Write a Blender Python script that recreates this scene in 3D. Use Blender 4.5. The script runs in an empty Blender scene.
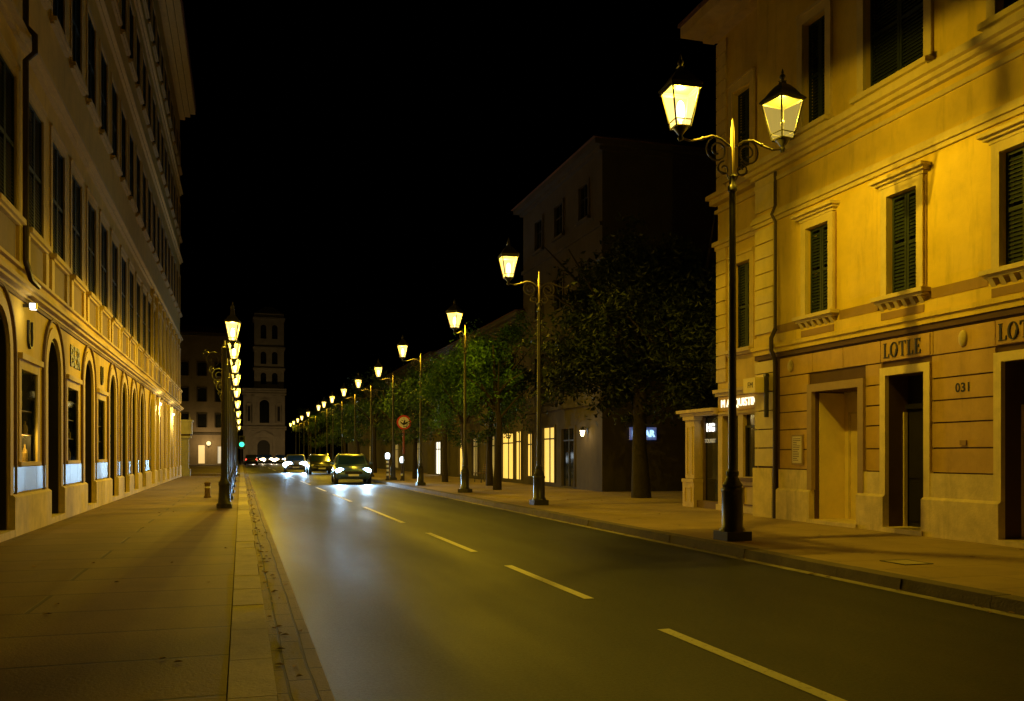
import bpy, bmesh, math, random
from mathutils import Vector
R = math.radians
PI = math.pi
S = bpy.context.scene
C = S.collection

# ---------------------------------------------------------------- camera
cam_d = bpy.data.cameras.new('camera')
cam = bpy.data.objects.new('camera', cam_d); C.objects.link(cam)
cam.location = (0, 0, 1.45)
cam.rotation_euler = (R(90), 0, R(-16.76))
cam_d.sensor_width = 36.0
cam_d.lens = 36.0 * 900 / 1024
cam_d.shift_y = 0.102
cam_d.clip_end = 3000
S.camera = cam

# ---------------------------------------------------------------- world: deep night sky
w = bpy.data.worlds.new('World'); S.world = w; w.use_nodes = True
nt = w.node_tree
sky = nt.nodes.new('ShaderNodeTexSky'); sky.sky_type = 'NISHITA'; sky.sun_disc = False
sky.sun_elevation = R(-6); sky.sun_rotation = R(200)
bg = nt.nodes['Background']; bg.inputs['Strength'].default_value = 0.006
nt.links.new(sky.outputs[0], bg.inputs['Color'])

S.view_settings.view_transform = 'Standard'
S.view_settings.look = 'None'
S.view_settings.exposure = 0.0
S.view_settings.gamma = 1.0
S.render.engine = 'CYCLES'
try:
    S.cycles.use_denoising = True
    S.cycles.max_bounces = 6
    S.cycles.transparent_max_bounces = 12
    S.cycles.sample_clamp_indirect = 4.0
    S.cycles.use_light_tree = True
    S.cycles.volume_bounces = 0
except Exception:
    pass

LAMP = (1.0, 0.635, 0.024)       # amber street light
WALK = 0.12                     # pavement height

# ---------------------------------------------------------------- materials
MATS = {}
def mat(name, col, rough=0.8, var=0.12, scale=3.0, bump=0.0, bscale=40, metal=0.0, stain=0.0, spec=0.4, stretch=None):
    if name in MATS: return MATS[name]
    m = bpy.data.materials.new(name); m.use_nodes = True
    n = m.node_tree.nodes; l = m.node_tree.links
    b = n['Principled BSDF']
    b.inputs['Roughness'].default_value = rough
    b.inputs['Metallic'].default_value = metal
    b.inputs['Specular IOR Level'].default_value = spec
    tc = n.new('ShaderNodeTexCoord')
    src = tc.outputs['Object']
    nz = n.new('ShaderNodeTexNoise'); nz.inputs['Scale'].default_value = scale; nz.inputs['Detail'].default_value = 6
    nz.inputs['Roughness'].default_value = 0.65
    l.new(src, nz.inputs['Vector'])
    rmp = n.new('ShaderNodeMapRange'); rmp.inputs[1].default_value = 0.3; rmp.inputs[2].default_value = 0.7
    rmp.inputs[3].default_value = 1 - var; rmp.inputs[4].default_value = 1 + var
    l.new(nz.outputs['Fac'], rmp.inputs[0])
    mul = n.new('ShaderNodeVectorMath'); mul.operation = 'SCALE'
    mul.inputs[0].default_value = col
    l.new(rmp.outputs[0], mul.inputs['Scale'])
    out = mul.outputs[0]
    if stain:
        mp = n.new('ShaderNodeMapping'); mp.inputs['Scale'].default_value = stretch or (2.2, 2.2, 0.35)
        l.new(src, mp.inputs['Vector'])
        n2 = n.new('ShaderNodeTexNoise'); n2.inputs['Scale'].default_value = 1.6; n2.inputs['Detail'].default_value = 8
        n2.inputs['Roughness'].default_value = 0.7
        l.new(mp.outputs[0], n2.inputs['Vector'])
        r2 = n.new('ShaderNodeMapRange'); r2.inputs[1].default_value = 0.52; r2.inputs[2].default_value = 0.75
        r2.inputs[3].default_value = 1.0; r2.inputs[4].default_value = 1 - stain
        l.new(n2.outputs['Fac'], r2.inputs[0])
        m2 = n.new('ShaderNodeVectorMath'); m2.operation = 'SCALE'
        l.new(out, m2.inputs[0]); l.new(r2.outputs[0], m2.inputs['Scale'])
        out = m2.outputs[0]
    l.new(out, b.inputs['Base Color'])
    if bump:
        nb = n.new('ShaderNodeTexNoise'); nb.inputs['Scale'].default_value = bscale; nb.inputs['Detail'].default_value = 5
        l.new(src, nb.inputs['Vector'])
        bp = n.new('ShaderNodeBump'); bp.inputs['Strength'].default_value = bump; bp.inputs['Distance'].default_value = 0.02
        l.new(nb.outputs['Fac'], bp.inputs['Height'])
        l.new(bp.outputs[0], b.inputs['Normal'])
    MATS[name] = m
    return m

def emit(name, col, strength):
    if name in MATS: return MATS[name]
    m = bpy.data.materials.new(name); m.use_nodes = True
    n = m.node_tree.nodes; l = m.node_tree.links
    b = n['Principled BSDF']
    b.inputs['Base Color'].default_value = (0.6, 0.6, 0.6, 1)
    b.inputs['Emission Color'].default_value = (*col, 1)
    b.inputs['Emission Strength'].default_value = strength
    MATS[name] = m
    return m

def clear_glass(name, tint=(0.9, 0.9, 0.9), gloss=0.12, rough=0.03):
    if name in MATS: return MATS[name]
    m = bpy.data.materials.new(name); m.use_nodes = True
    n = m.node_tree.nodes; l = m.node_tree.links
    n.remove(n['Principled BSDF'])
    t = n.new('ShaderNodeBsdfTransparent'); t.inputs[0].default_value = (*tint, 1)
    g = n.new('ShaderNodeBsdfGlossy'); g.inputs['Roughness'].default_value = rough
    mx = n.new('ShaderNodeMixShader'); mx.inputs[0].default_value = gloss
    l.new(t.outputs[0], mx.inputs[1]); l.new(g.outputs[0], mx.inputs[2])
    l.new(mx.outputs[0], n['Material Output'].inputs[0])
    MATS[name] = m
    return m

def lit_glass(name, col, strength):
    """frosted lantern glass that glows: lets the bulb's light out and gives off light of its own"""
    m = bpy.data.materials.new(name); m.use_nodes = True
    n = m.node_tree.nodes; l = m.node_tree.links
    n.remove(n['Principled BSDF'])
    t = n.new('ShaderNodeBsdfTransparent')
    e = n.new('ShaderNodeEmission'); e.inputs[0].default_value = (*col, 1); e.inputs[1].default_value = strength
    mx = n.new('ShaderNodeMixShader'); mx.inputs[0].default_value = 0.3
    l.new(t.outputs[0], mx.inputs[1]); l.new(e.outputs[0], mx.inputs[2])
    l.new(mx.outputs[0], n['Material Output'].inputs[0])
    return m

def pale_glass(name):
    m = bpy.data.materials.new(name); m.use_nodes = True
    n = m.node_tree.nodes; l = m.node_tree.links
    n.remove(n['Principled BSDF'])
    d = n.new('ShaderNodeBsdfDiffuse'); d.inputs[0].default_value = (0.30, 0.30, 0.27, 1)
    t = n.new('ShaderNodeBsdfTranslucent'); t.inputs[0].default_value = (0.34, 0.34, 0.31, 1)
    tr = n.new('ShaderNodeBsdfTransparent')
    mx = n.new('ShaderNodeMixShader'); mx.inputs[0].default_value = 0.5
    mx2 = n.new('ShaderNodeMixShader'); mx2.inputs[0].default_value = 0.35
    l.new(d.outputs[0], mx.inputs[1]); l.new(t.outputs[0], mx.inputs[2])
    l.new(mx.outputs[0], mx2.inputs[1]); l.new(tr.outputs[0], mx2.inputs[2])
    l.new(mx2.outputs[0], n['Material Output'].inputs[0])
    return m

def slab_mat(name, c1, c2, mortar, bw, rh, msize, rough, rot=0.0, var=0.15, bump=0.4, spec=0.3):
    m = bpy.data.materials.new(name); m.use_nodes = True
    n = m.node_tree.nodes; l = m.node_tree.links
    b = n['Principled BSDF']; b.inputs['Roughness'].default_value = rough
    b.inputs['Specular IOR Level'].default_value = spec
    tc = n.new('ShaderNodeTexCoord')
    mp = n.new('ShaderNodeMapping'); mp.inputs['Rotation'].default_value = (0, 0, rot)
    l.new(tc.outputs['Object'], mp.inputs['Vector'])
    # slightly wobbly joints
    wn = n.new('ShaderNodeTexNoise'); wn.inputs['Scale'].default_value = 0.7; l.new(mp.outputs[0], wn.inputs['Vector'])
    wv = n.new('ShaderNodeVectorMath'); wv.operation = 'SCALE'; wv.inputs['Scale'].default_value = 0.05
    l.new(wn.outputs['Color'], wv.inputs[0])
    ad = n.new('ShaderNodeVectorMath'); l.new(mp.outputs[0], ad.inputs[0]); l.new(wv.outputs[0], ad.inputs[1])
    br = n.new('ShaderNodeTexBrick')
    br.inputs['Scale'].default_value = 1.0
    br.inputs['Color1'].default_value = (*c1, 1); br.inputs['Color2'].default_value = (*c2, 1); br.inputs['Mortar'].default_value = (*mortar, 1)
    br.inputs['Brick Width'].default_value = bw; br.inputs['Row Height'].default_value = rh
    br.inputs['Mortar Size'].default_value = msize; br.inputs['Mortar Smooth'].default_value = 0.3
    l.new(ad.outputs[0], br.inputs['Vector'])
    nz = n.new('ShaderNodeTexNoise'); nz.inputs['Scale'].default_value = 1.3; nz.inputs['Detail'].default_value = 9
    nz.inputs['Roughness'].default_value = 0.72
    l.new(tc.outputs['Object'], nz.inputs['Vector'])
    rm = n.new('ShaderNodeMapRange'); rm.inputs[1].default_value = 0.3; rm.inputs[2].default_value = 0.7
    rm.inputs[3].default_value = 1 - var; rm.inputs[4].default_value = 1 + var
    l.new(nz.outputs['Fac'], rm.inputs[0])
    mu = n.new('ShaderNodeVectorMath'); mu.operation = 'SCALE'
    l.new(br.outputs['Color'], mu.inputs[0]); l.new(rm.outputs[0], mu.inputs['Scale'])
    l.new(mu.outputs[0], b.inputs['Base Color'])
    nb = n.new('ShaderNodeTexNoise'); nb.inputs['Scale'].default_value = 45; nb.inputs['Detail'].default_value = 4
    l.new(tc.outputs['Object'], nb.inputs['Vector'])
    sm = n.new('ShaderNodeMath'); sm.operation = 'MULTIPLY_ADD'; sm.inputs[1].default_value = -1.5
    l.new(br.outputs['Fac'], sm.inputs[0]); l.new(nb.outputs['Fac'], sm.inputs[2])
    bp = n.new('ShaderNodeBump'); bp.inputs['Strength'].default_value = bump; bp.inputs['Distance'].default_value = 0.01
    l.new(sm.outputs[0], bp.inputs['Height']); l.new(bp.outputs[0], b.inputs['Normal'])
    return m

def asphalt_mat():
    m = bpy.data.materials.new('asphalt'); m.use_nodes = True
    n = m.node_tree.nodes; l = m.node_tree.links
    b = n['Principled BSDF']; b.inputs['Specular IOR Level'].default_value = 0.17
    tc = n.new('ShaderNodeTexCoord')
    mp = n.new('ShaderNodeMapping'); mp.inputs['Scale'].default_value = (1.0, 0.12, 1)
    l.new(tc.outputs['Object'], mp.inputs['Vector'])
    big = n.new('ShaderNodeTexNoise'); big.inputs['Scale'].default_value = 0.9; big.inputs['Detail'].default_value = 7
    l.new(mp.outputs[0], big.inputs['Vector'])
    fine = n.new('ShaderNodeTexNoise'); fine.inputs['Scale'].default_value = 38; fine.inputs['Detail'].default_value = 6; fine.inputs['Roughness'].default_value = 0.75
    l.new(tc.outputs['Object'], fine.inputs['Vector'])
    patch = n.new('ShaderNodeTexNoise'); patch.inputs['Scale'].default_value = 0.45; patch.inputs['Detail'].default_value = 9
    patch.inputs['Roughness'].default_value = 0.7
    l.new(tc.outputs['Object'], patch.inputs['Vector'])
    a = n.new('ShaderNodeMath'); a.operation = 'ADD'; l.new(big.outputs['Fac'], a.inputs[0]); l.new(patch.outputs['Fac'], a.inputs[1])
    r = n.new('ShaderNodeMapRange'); r.inputs[1].default_value = 0.7; r.inputs[2].default_value = 1.3; r.inputs[3].default_value = 0.55; r.inputs[4].default_value = 1.5
    l.new(a.outputs[0], r.inputs[0])
    r2 = n.new('ShaderNodeMapRange'); r2.inputs[1].default_value = 0.3; r2.inputs[2].default_value = 0.75; r2.inputs[3].default_value = 0.35; r2.inputs[4].default_value = 2.1
    l.new(fine.outputs['Fac'], r2.inputs[0])
    k = n.new('ShaderNodeMath'); k.operation = 'MULTIPLY'; l.new(r.outputs[0], k.inputs[0]); l.new(r2.outputs[0], k.inputs[1])
    mu = n.new('ShaderNodeVectorMath'); mu.operation = 'SCALE'; mu.inputs[0].default_value = (0.024, 0.026, 0.036)
    l.new(k.outputs[0], mu.inputs['Scale']); l.new(mu.outputs[0], b.inputs['Base Color'])
    rr = n.new('ShaderNodeMapRange'); rr.inputs[1].default_value = 0.3; rr.inputs[2].default_value = 0.7; rr.inputs[3].default_value = 0.44; rr.inputs[4].default_value = 0.62
    l.new(big.outputs['Fac'], rr.inputs[0]); l.new(rr.outputs[0], b.inputs['Roughness'])
    bp = n.new('ShaderNodeBump'); bp.inputs['Strength'].default_value = 0.35; bp.inputs['Distance'].default_value = 0.008
    l.new(fine.outputs['Fac'], bp.inputs['Height']); l.new(bp.outputs[0], b.inputs['Normal'])
    return m

def worn_paint():
    m = bpy.data.materials.new('road_paint'); m.use_nodes = True
    n = m.node_tree.nodes; l = m.node_tree.links
    b = n['Principled BSDF']; b.inputs['Roughness'].default_value = 0.6
    tc = n.new('ShaderNodeTexCoord')
    nz = n.new('ShaderNodeTexNoise'); nz.inputs['Scale'].default_value = 14; nz.inputs['Detail'].default_value = 8; nz.inputs['Roughness'].default_value = 0.75
    l.new(tc.outputs['Object'], nz.inputs['Vector'])
    cr = n.new('ShaderNodeValToRGB')
    cr.color_ramp.elements[0].position = 0.30; cr.color_ramp.elements[0].color = (0.12, 0.12, 0.11, 1)
    cr.color_ramp.elements[1].position = 0.44; cr.color_ramp.elements[1].color = (0.82, 0.80, 0.74, 1)
    l.new(nz.outputs['Fac'], cr.inputs[0]); l.new(cr.outputs[0], b.inputs['Base Color'])
    return m

M = dict(
    yellow=mat('yellow_plaster', (0.66, 0.49, 0.07), 0.85, 0.13, 1.4, 0.2, 60, stain=0.32),
    trim=mat('cream_trim', (0.60, 0.49, 0.22), 0.8, 0.10, 4, 0.12, 60, stain=0.15),
    brown=mat('brown_render', (0.50, 0.325, 0.12), 0.88, 0.16, 2.0, 0.25, 50, stain=0.3),
    groove=mat('groove_render', (0.10, 0.055, 0.03), 0.9),
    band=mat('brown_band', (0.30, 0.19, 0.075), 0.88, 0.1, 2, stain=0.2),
    plinth=mat('pale_plinth_stone', (0.66, 0.54, 0.30), 0.85, 0.18, 3.5, 0.3, 30, stain=0.35),
    paleframe=mat('pale_door_surround', (0.74, 0.61, 0.27), 0.8, 0.1, 5, 0.1, 60, stain=0.15),
    tanframe=mat('tan_door_surround', (0.33, 0.23, 0.11), 0.8, 0.1, 5, 0.1, 60),
    cream=mat('cream_panel', (0.80, 0.66, 0.32), 0.7, 0.08, 3, stain=0.12),
    shutter=mat('dark_green_shutter', (0.013, 0.024, 0.019), 0.65, 0.2, 8),
    dark=mat('dark_timber', (0.02, 0.017, 0.014), 0.55, 0.25, 6),
    black=mat('black_opening', (0.008, 0.008, 0.008), 0.9),
    ochre=mat('ochre_plaster', (0.58, 0.42, 0.07), 0.85, 0.12, 1.6, 0.15, 60, stain=0.25),
    ochretrim=mat('ochre_trim', (0.56, 0.43, 0.18), 0.8, 0.1, 4, 0.12, 60, stain=0.2),
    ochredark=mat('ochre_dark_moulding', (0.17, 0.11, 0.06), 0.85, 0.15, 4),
    panelstone=mat('balustrade_panel', (0.20, 0.14, 0.07), 0.85, 0.15, 4),
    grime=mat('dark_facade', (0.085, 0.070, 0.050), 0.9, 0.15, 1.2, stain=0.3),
    church=mat('church_stone', (0.42, 0.37, 0.29), 0.9, 0.15, 0.5, stain=0.3, stretch=(0.5, 0.5, 0.2)),
    armiron=mat('worn_grey_iron', (0.16, 0.14, 0.11), 0.42, 0.2, 14),  # lighter copy of the iron: lantern light on the arms put into colour
    farwall=mat('far_plaster', (0.30, 0.24, 0.17), 0.9, 0.2, 0.4, stain=0.3),
    roof=mat('roof_tiles', (0.16, 0.08, 0.05), 0.9, 0.2, 3),
    iron=mat('black_iron', (0.034, 0.032, 0.030), 0.40, 0.2, 14, 0.08, 90, spec=0.5),
    irontip=mat('pale_painted_iron', (0.45, 0.36, 0.18), 0.5, 0.1, 10),  # paler than the poles: lamplight on the tip put into colour
    kerb=mat('kerb_stone', (0.44, 0.38, 0.26), 0.8, 0.2, 3, 0.35, 35, stain=0.3, stretch=(2, 2, 2)),
    kerbdark=mat('worn_dark_kerb_stone', (0.15, 0.125, 0.10), 0.85, 0.2, 3, 0.35, 35, stain=0.3, stretch=(2, 2, 2)),  # darker copy of the kerb stone: shade on its road face put into colour
    gutter=mat('gutter_edge', (0.30, 0.27, 0.22), 0.8, 0.3, 6, 0.2, 40),
    lead=mat('downpipe_metal', (0.06, 0.045, 0.04), 0.5, 0.2, 6, metal=0.3),
    bark=mat('bark', (0.03, 0.023, 0.017), 0.95, 0.3, 9, 0.6, 20),
    leaf=mat('leaves', (0.012, 0.022, 0.006), 0.6, 0.5, 1.1),  # big trees: their unlit shade put into the leaf colour
    fleaf=mat('dusty_leaves', (0.03, 0.07, 0.016), 0.6, 0.5, 1.1),  # green between the dark and the bright leaf tones
    leaflight=mat('young_leaves', (0.05, 0.13, 0.03), 0.55, 0.5, 1.6),  # brighter copy: lamplight on the middle crowns put into the leaf colour
    letter=mat('dark_lettering', (0.015, 0.012, 0.012), 0.6),
    plaque=mat('plaster_plaque', (0.55, 0.45, 0.24), 0.8, 0.15, 8),
    notice=mat('notice_paper', (0.62, 0.54, 0.36), 0.7, 0.1, 30),
    white=mat('white_paint', (0.75, 0.74, 0.70), 0.6, 0.06, 4),
    pier=mat('pale_pier_stone', (0.55, 0.50, 0.40), 0.85, 0.15, 2, stain=0.25),
    wood=mat('weathered_wood', (0.16, 0.10, 0.055), 0.8, 0.25, 12),
    rubber=mat('rubber', (0.02, 0.02, 0.02), 0.85),
    chrome=mat('bright_metal', (0.6, 0.6, 0.62), 0.25, 0.05, 5, metal=1.0),
    red=mat('sign_red', (0.55, 0.03, 0.03), 0.5, 0.05),
    soil=mat('ground_earth', (0.05, 0.045, 0.04), 0.95, 0.2, 0.3),
    shelf=mat('shelf_wood', (0.30, 0.18, 0.08), 0.6, 0.2, 7),
    bottle=mat('bottle_glass', (0.35, 0.25, 0.08), 0.2, 0.3, 9),
    goods=mat('shop_goods', (0.45, 0.40, 0.33), 0.6, 0.5, 14),
)
M['glass'] = clear_glass('window_glass', (0.85, 0.88, 0.86), 0.10)
M['darkglass'] = mat('dark_glass', (0.012, 0.014, 0.014), 0.08, 0.1, 2, spec=0.6)
M['litglass'] = lit_glass('glowing_lantern_glass', (1.0, 0.69, 0.18), 4.0)
M['dimglass'] = lit_glass('faintly_lit_lantern_glass', (1.0, 0.72, 0.14), 0.8)  # glow added to the glass of the unlit lantern
M['paleglass'] = pale_glass('frosted_lantern_glass')
M['bulb'] = emit('warm_bulb', (1.0, 0.8, 0.42), 5)
M['asphalt'] = asphalt_mat()
M['paint'] = worn_paint()
M['walk_l'] = slab_mat('left_paving', (0.17, 0.112, 0.055), (0.195, 0.13, 0.064), (0.075, 0.055, 0.033), 3.4, 1.05, 0.022, 0.75)
M['walk_r'] = slab_mat('right_paving', (0.33, 0.245, 0.14), (0.37, 0.275, 0.16), (0.23, 0.17, 0.10), 1.6, 0.8, 0.01, 0.8)
M['pavers'] = slab_mat('gutter_pavers', (0.19, 0.145, 0.10), (0.26, 0.20, 0.13), (0.05, 0.04, 0.03), 0.62, 0.155, 0.010, 0.75, rot=R(90), bump=0.8)

# ---------------------------------------------------------------- mesh builder
class MB:
    def __init__(s): s.v = []; s.f = []
    def hexa(s, p):
        i = len(s.v); s.v += [tuple(q) for q in p]
        for f in ((0,3,2,1),(4,5,6,7),(0,1,5,4),(1,2,6,5),(2,3,7,6),(3,0,4,7)): s.f.append(tuple(i+k for k in f))
        return s
    def box(s, x0, x1, y0, y1, z0, z1):
        return s.hexa([(x0,y0,z0),(x1,y0,z0),(x1,y1,z0),(x0,y1,z0),(x0,y0,z1),(x1,y0,z1),(x1,y1,z1),(x0,y1,z1)])
    def fbox(s, F, u0, u1, o0, o1, z0, z1):
        return s.hexa([F(u0,o0,z0),F(u1,o0,z0),F(u1,o1,z0),F(u0,o1,z0),F(u0,o0,z1),F(u1,o0,z1),F(u1,o1,z1),F(u0,o1,z1)])
    def quad(s, a, b, c, d):
        i = len(s.v); s.v += [tuple(a),tuple(b),tuple(c),tuple(d)]; s.f.append((i,i+1,i+2,i+3)); return s
    def poly(s, pts):
        i = len(s.v); s.v += [tuple(p) for p in pts]; s.f.append(tuple(range(i,i+len(pts)))); return s
    def prism(s, a, b):
        n = len(a); i = len(s.v); s.v += [tuple(p) for p in a] + [tuple(p) for p in b]
        s.f.append(tuple(range(i,i+n))); s.f.append(tuple(range(i+2*n-1,i+n-1,-1)))
        for k in range(n):
            j = (k+1) % n; s.f.append((i+k,i+j,i+n+j,i+n+k))
        return s
    def tube(s, pts, rad, seg=8):
        pts = [Vector(p) for p in pts]; n = len(pts)
        if not isinstance(rad, (list, tuple)): rad = [rad]*n
        rings = []; up = None
        for k, p in enumerate(pts):
            d = (pts[min(k+1,n-1)] - pts[max(k-1,0)]).normalized()
            if up is None:
                up = Vector((0,0,1)) if abs(d.z) < 0.9 else Vector((1,0,0))
            a = d.cross(up)
            if a.length < 1e-5: a = d.cross(Vector((0.3,1,0.2)))
            a.normalize(); b = a.cross(d).normalized(); up = b
            i = len(s.v)
            for j in range(seg):
                t = 2*PI*j/seg; s.v.append(tuple(p + a*math.cos(t)*rad[k] + b*math.sin(t)*rad[k]))
            rings.append(i)
        for k in range(n-1):
            for j in range(seg):
                j2 = (j+1) % seg
                s.f.append((rings[k]+j, rings[k]+j2, rings[k+1]+j2, rings[k+1]+j))
        s.f.append(tuple(rings[0]+j for j in range(seg))); s.f.append(tuple(rings[-1]+j for j in reversed(range(seg))))
        return s
    def lathe(s, prof, c=(0,0,0), seg=16, ph=0.0):
        rings = []
        for r, z in prof:
            i = len(s.v)
            for j in range(seg):
                t = 2*PI*j/seg + ph; s.v.append((c[0]+r*math.cos(t), c[1]+r*math.sin(t), c[2]+z))
            rings.append(i)
        for k in range(len(prof)-1):
            for j in range(seg):
                j2 = (j+1) % seg
                s.f.append((rings[k]+j, rings[k]+j2, rings[k+1]+j2, rings[k+1]+j))
        s.f.append(tuple(rings[0]+j for j in reversed(range(seg)))); s.f.append(tuple(rings[-1]+j for j in range(seg)))
        return s
    def ball(s, c, r, seg=12, rings=8):
        rx, ry, rz = r if isinstance(r, (tuple, list)) else (r,r,r)
        prof = [(math.sin(PI*k/rings), -math.cos(PI*k/rings)) for k in range(rings+1)]
        i0 = len(s.v); s.lathe([(max(a,1e-4), b) for a, b in prof], (0,0,0), seg)
        for q in range(i0, len(s.v)):
            x, y, z = s.v[q]; s.v[q] = (c[0]+x*rx, c[1]+y*ry, c[2]+z*rz)
        return s
    def build(s, name, m, parent=None, smooth=False, local=False, fix=True):
        me = bpy.data.meshes.new(name)
        org = Vector((0,0,0))
        if parent is not None and not local:
            r = parent; org = Vector(r.location)
            while r.parent: r = r.parent; org = org + Vector(r.location)
        me.from_pydata([tuple(Vector(v)-org) for v in s.v], [], s.f)
        if fix:
            bm = bmesh.new(); bm.from_mesh(me); bmesh.ops.recalc_face_normals(bm, faces=bm.faces); bm.to_mesh(me); bm.free()
        me.materials.append(m)
        if smooth:
            for p in me.polygons: p.use_smooth = True
            try: me.set_sharp_from_angle(angle=R(42))
            except Exception: pass
        o = bpy.data.objects.new(name, me); C.objects.link(o)
        if parent is not None: o.parent = parent
        return o

def tag(o, label=None, cat=None, group=None, kind=None):
    if label: o['label'] = label
    if cat: o['category'] = cat
    if group: o['group'] = group
    if kind: o['kind'] = kind
    return o
def thing(name, label, cat, loc=(0,0,0), group=None, rz=0):
    o = bpy.data.objects.new(name, None); C.objects.link(o); o.location = loc; o.rotation_euler = (0,0,rz)
    o.empty_display_size = 0.2
    return tag(o, label, cat, group)
def copy_tree(o, parent=None, loc=None):
    c = o.copy(); C.objects.link(c); c.parent = parent
    if loc is not None: c.location = loc
    for ch in list(o.children): copy_tree(ch, c)
    return c
def ground_obj(name, mb, m):
    return tag(mb.build(name, m), kind='structure')
def point(name, parent, loc, watts, col=LAMP, r=0.05):
    d = bpy.data.lights.new(name, 'POINT'); d.energy = watts; d.color = col; d.shadow_soft_size = r
    o = bpy.data.objects.new(name, d); C.objects.link(o); o.parent = parent; o.location = loc
    return o
def text(name, s, size, loc, rot, m, parent=None, extrude=0.012, offset=0.0, space=1.0, sx=1.0, align='CENTER'):
    c = bpy.data.curves.new(name, 'FONT'); c.body = s; c.size = size; c.extrude = extrude; c.offset = offset
    c.space_character = space; c.align_x = align; c.align_y = 'CENTER'
    c.materials.append(m)
    o = bpy.data.objects.new(name, c); C.objects.link(o)
    o.rotation_euler = rot; o.scale = (sx, 1, 1)
    if parent is not None:
        o.parent = parent; o.location = Vector(loc) - Vector(parent.location)
    else: o.location = loc
    bpy.context.view_layer.update()
    me = bpy.data.meshes.new_from_object(o.evaluated_get(bpy.context.evaluated_depsgraph_get()))
    me.materials.clear(); me.materials.append(m)
    n = bpy.data.objects.new(name, me); C.objects.link(n)
    n.parent = o.parent; n.location = o.location; n.rotation_euler = o.rotation_euler; n.scale = o.scale
    bpy.data.objects.remove(o); n.name = name
    return n
ROT_R = (R(90), 0, R(-90))     # faces -X (right-hand facades)
ROT_L = (R(90), 0, R(90))      # faces +X (left-hand facades)
ROT_F = (R(90), 0, 0)          # faces -Y

# ---------------------------------------------------------------- facade helpers
def facade(X0, side):
    """F(u, out, z): u runs along the street, out towards it"""
    return (lambda u, o, z: (X0 + side*o, u, z))
def wall(mb, F, u0, u1, z0, z1, ops, depth=0.3, out=0.0):
    us = sorted({u0, u1, *[a for o in ops for a in o[:2] if u0 < a < u1]})
    zs = sorted({z0, z1, *[a for o in ops for a in o[2:4] if z0 < a < z1]})
    for i in range(len(us)-1):
        for j in range(len(zs)-1):
            cu = (us[i]+us[i+1])/2; cz = (zs[j]+zs[j+1])/2
            if any(o[0] < cu < o[1] and o[2] < cz < o[3] for o in ops): continue
            mb.quad(F(us[i],out,zs[j]),F(us[i+1],out,zs[j]),F(us[i+1],out,zs[j+1]),F(us[i],out,zs[j+1]))
    for o in ops:
        a, b, c, d = o[:4]; dp = o[4] if len(o) > 4 else depth
        mb.quad(F(a,out,c),F(a,out-dp,c),F(a,out-dp,d),F(a,out,d))
        mb.quad(F(b,out,c),F(b,out-dp,c),F(b,out-dp,d),F(b,out,d))
        mb.quad(F(a,out,d),F(a,out-dp,d),F(b,out-dp,d),F(b,out,d))
        mb.quad(F(a,out,c),F(a,out-dp,c),F(b,out-dp,c),F(b,out,c))
def shell(mb, F, u0, u1, z0, z1, depth):
    """the other three walls and the top of a building whose street wall is built by wall()"""
    mb.quad(F(u0,0,z0),F(u0,-depth,z0),F(u0,-depth,z1),F(u0,0,z1))
    mb.quad(F(u1,0,z0),F(u1,-depth,z0),F(u1,-depth,z1),F(u1,0,z1))
    mb.quad(F(u0,-depth,z0),F(u1,-depth,z0),F(u1,-depth,z1),F(u0,-depth,z1))
    mb.quad(F(u0,0,z1),F(u1,0,z1),F(u1,-depth,z1),F(u0,-depth,z1))
def arch_fill(mb, F, uc, hw, zs, apex, depth, n=12, top=None):
    """spandrels that turn a rectangular opening (up to apex) into an arch springing at zs"""
    h = apex - zs
    pts = [(uc + hw*math.cos(PI*k/(2*n)), zs + h*math.sin(PI*k/(2*n))) for k in range(n+1)]   # right springing -> apex
    for sgn in (1, -1):
        for k in range(n):
            (ua, za), (ub, zb) = pts[k], pts[k+1]
            ua = uc + sgn*(ua-uc); ub = uc + sgn*(ub-uc)
            mb.quad(F(ua,0,za),F(ua,0,apex),F(ub,0,apex),F(ub,0,zb))
            mb.quad(F(ua,0,za),F(ub,0,zb),F(ub,-depth,zb),F(ua,-depth,za))
def arch_ring(mb, F, uc, r0, r1, zs, z0, o0, o1, n=14, ky=1.0):
    prev = None
    for k in range(n+1):
        t = PI*k/n
        a = (uc + r0*math.cos(t), zs + ky*r0*math.sin(t)); b = (uc + r1*math.cos(t), zs + ky*r1*math.sin(t))
        if prev:
            pa, pb = prev
            mb.hexa([F(pa[0],o0,pa[1]),F(a[0],o0,a[1]),F(b[0],o0,b[1]),F(pb[0],o0,pb[1]),
                     F(pa[0],o1,pa[1]),F(a[0],o1,a[1]),F(b[0],o1,b[1]),F(pb[0],o1,pb[1])])
        prev = (a, b)
    for sg in (1, -1):
        e0, e1 = uc+sg*r0, uc+sg*r1
        mb.fbox(F, min(e0,e1), max(e0,e1), o0, o1, z0, zs)
def frame_rect(mb, F, u0, u1, z0, z1, wd, o0, o1, sill=False):
    mb.fbox(F, u0-wd, u0, o0, o1, z0, z1+wd); mb.fbox(F, u1, u1+wd, o0, o1, z0, z1+wd); mb.fbox(F, u0, u1, o0, o1, z1, z1+wd)

# ================================================================ THE GROUND
g = MB(); g.quad((-700,-300,-0.03),(700,-300,-0.03),(700,1500,-0.03),(-700,1500,-0.03)); ground_obj('ground', g, M['soil'])
g = MB(); g.quad((0.40,-30,0),(6.80,-30,0),(6.80,212,0),(0.40,212,0)); g.quad((-40,60.5,-0.004),(0.40,60.5,-0.004),(0.40,66,-0.004),(-40,66,-0.004))
road = ground_obj('road', g, M['asphalt'])
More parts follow.
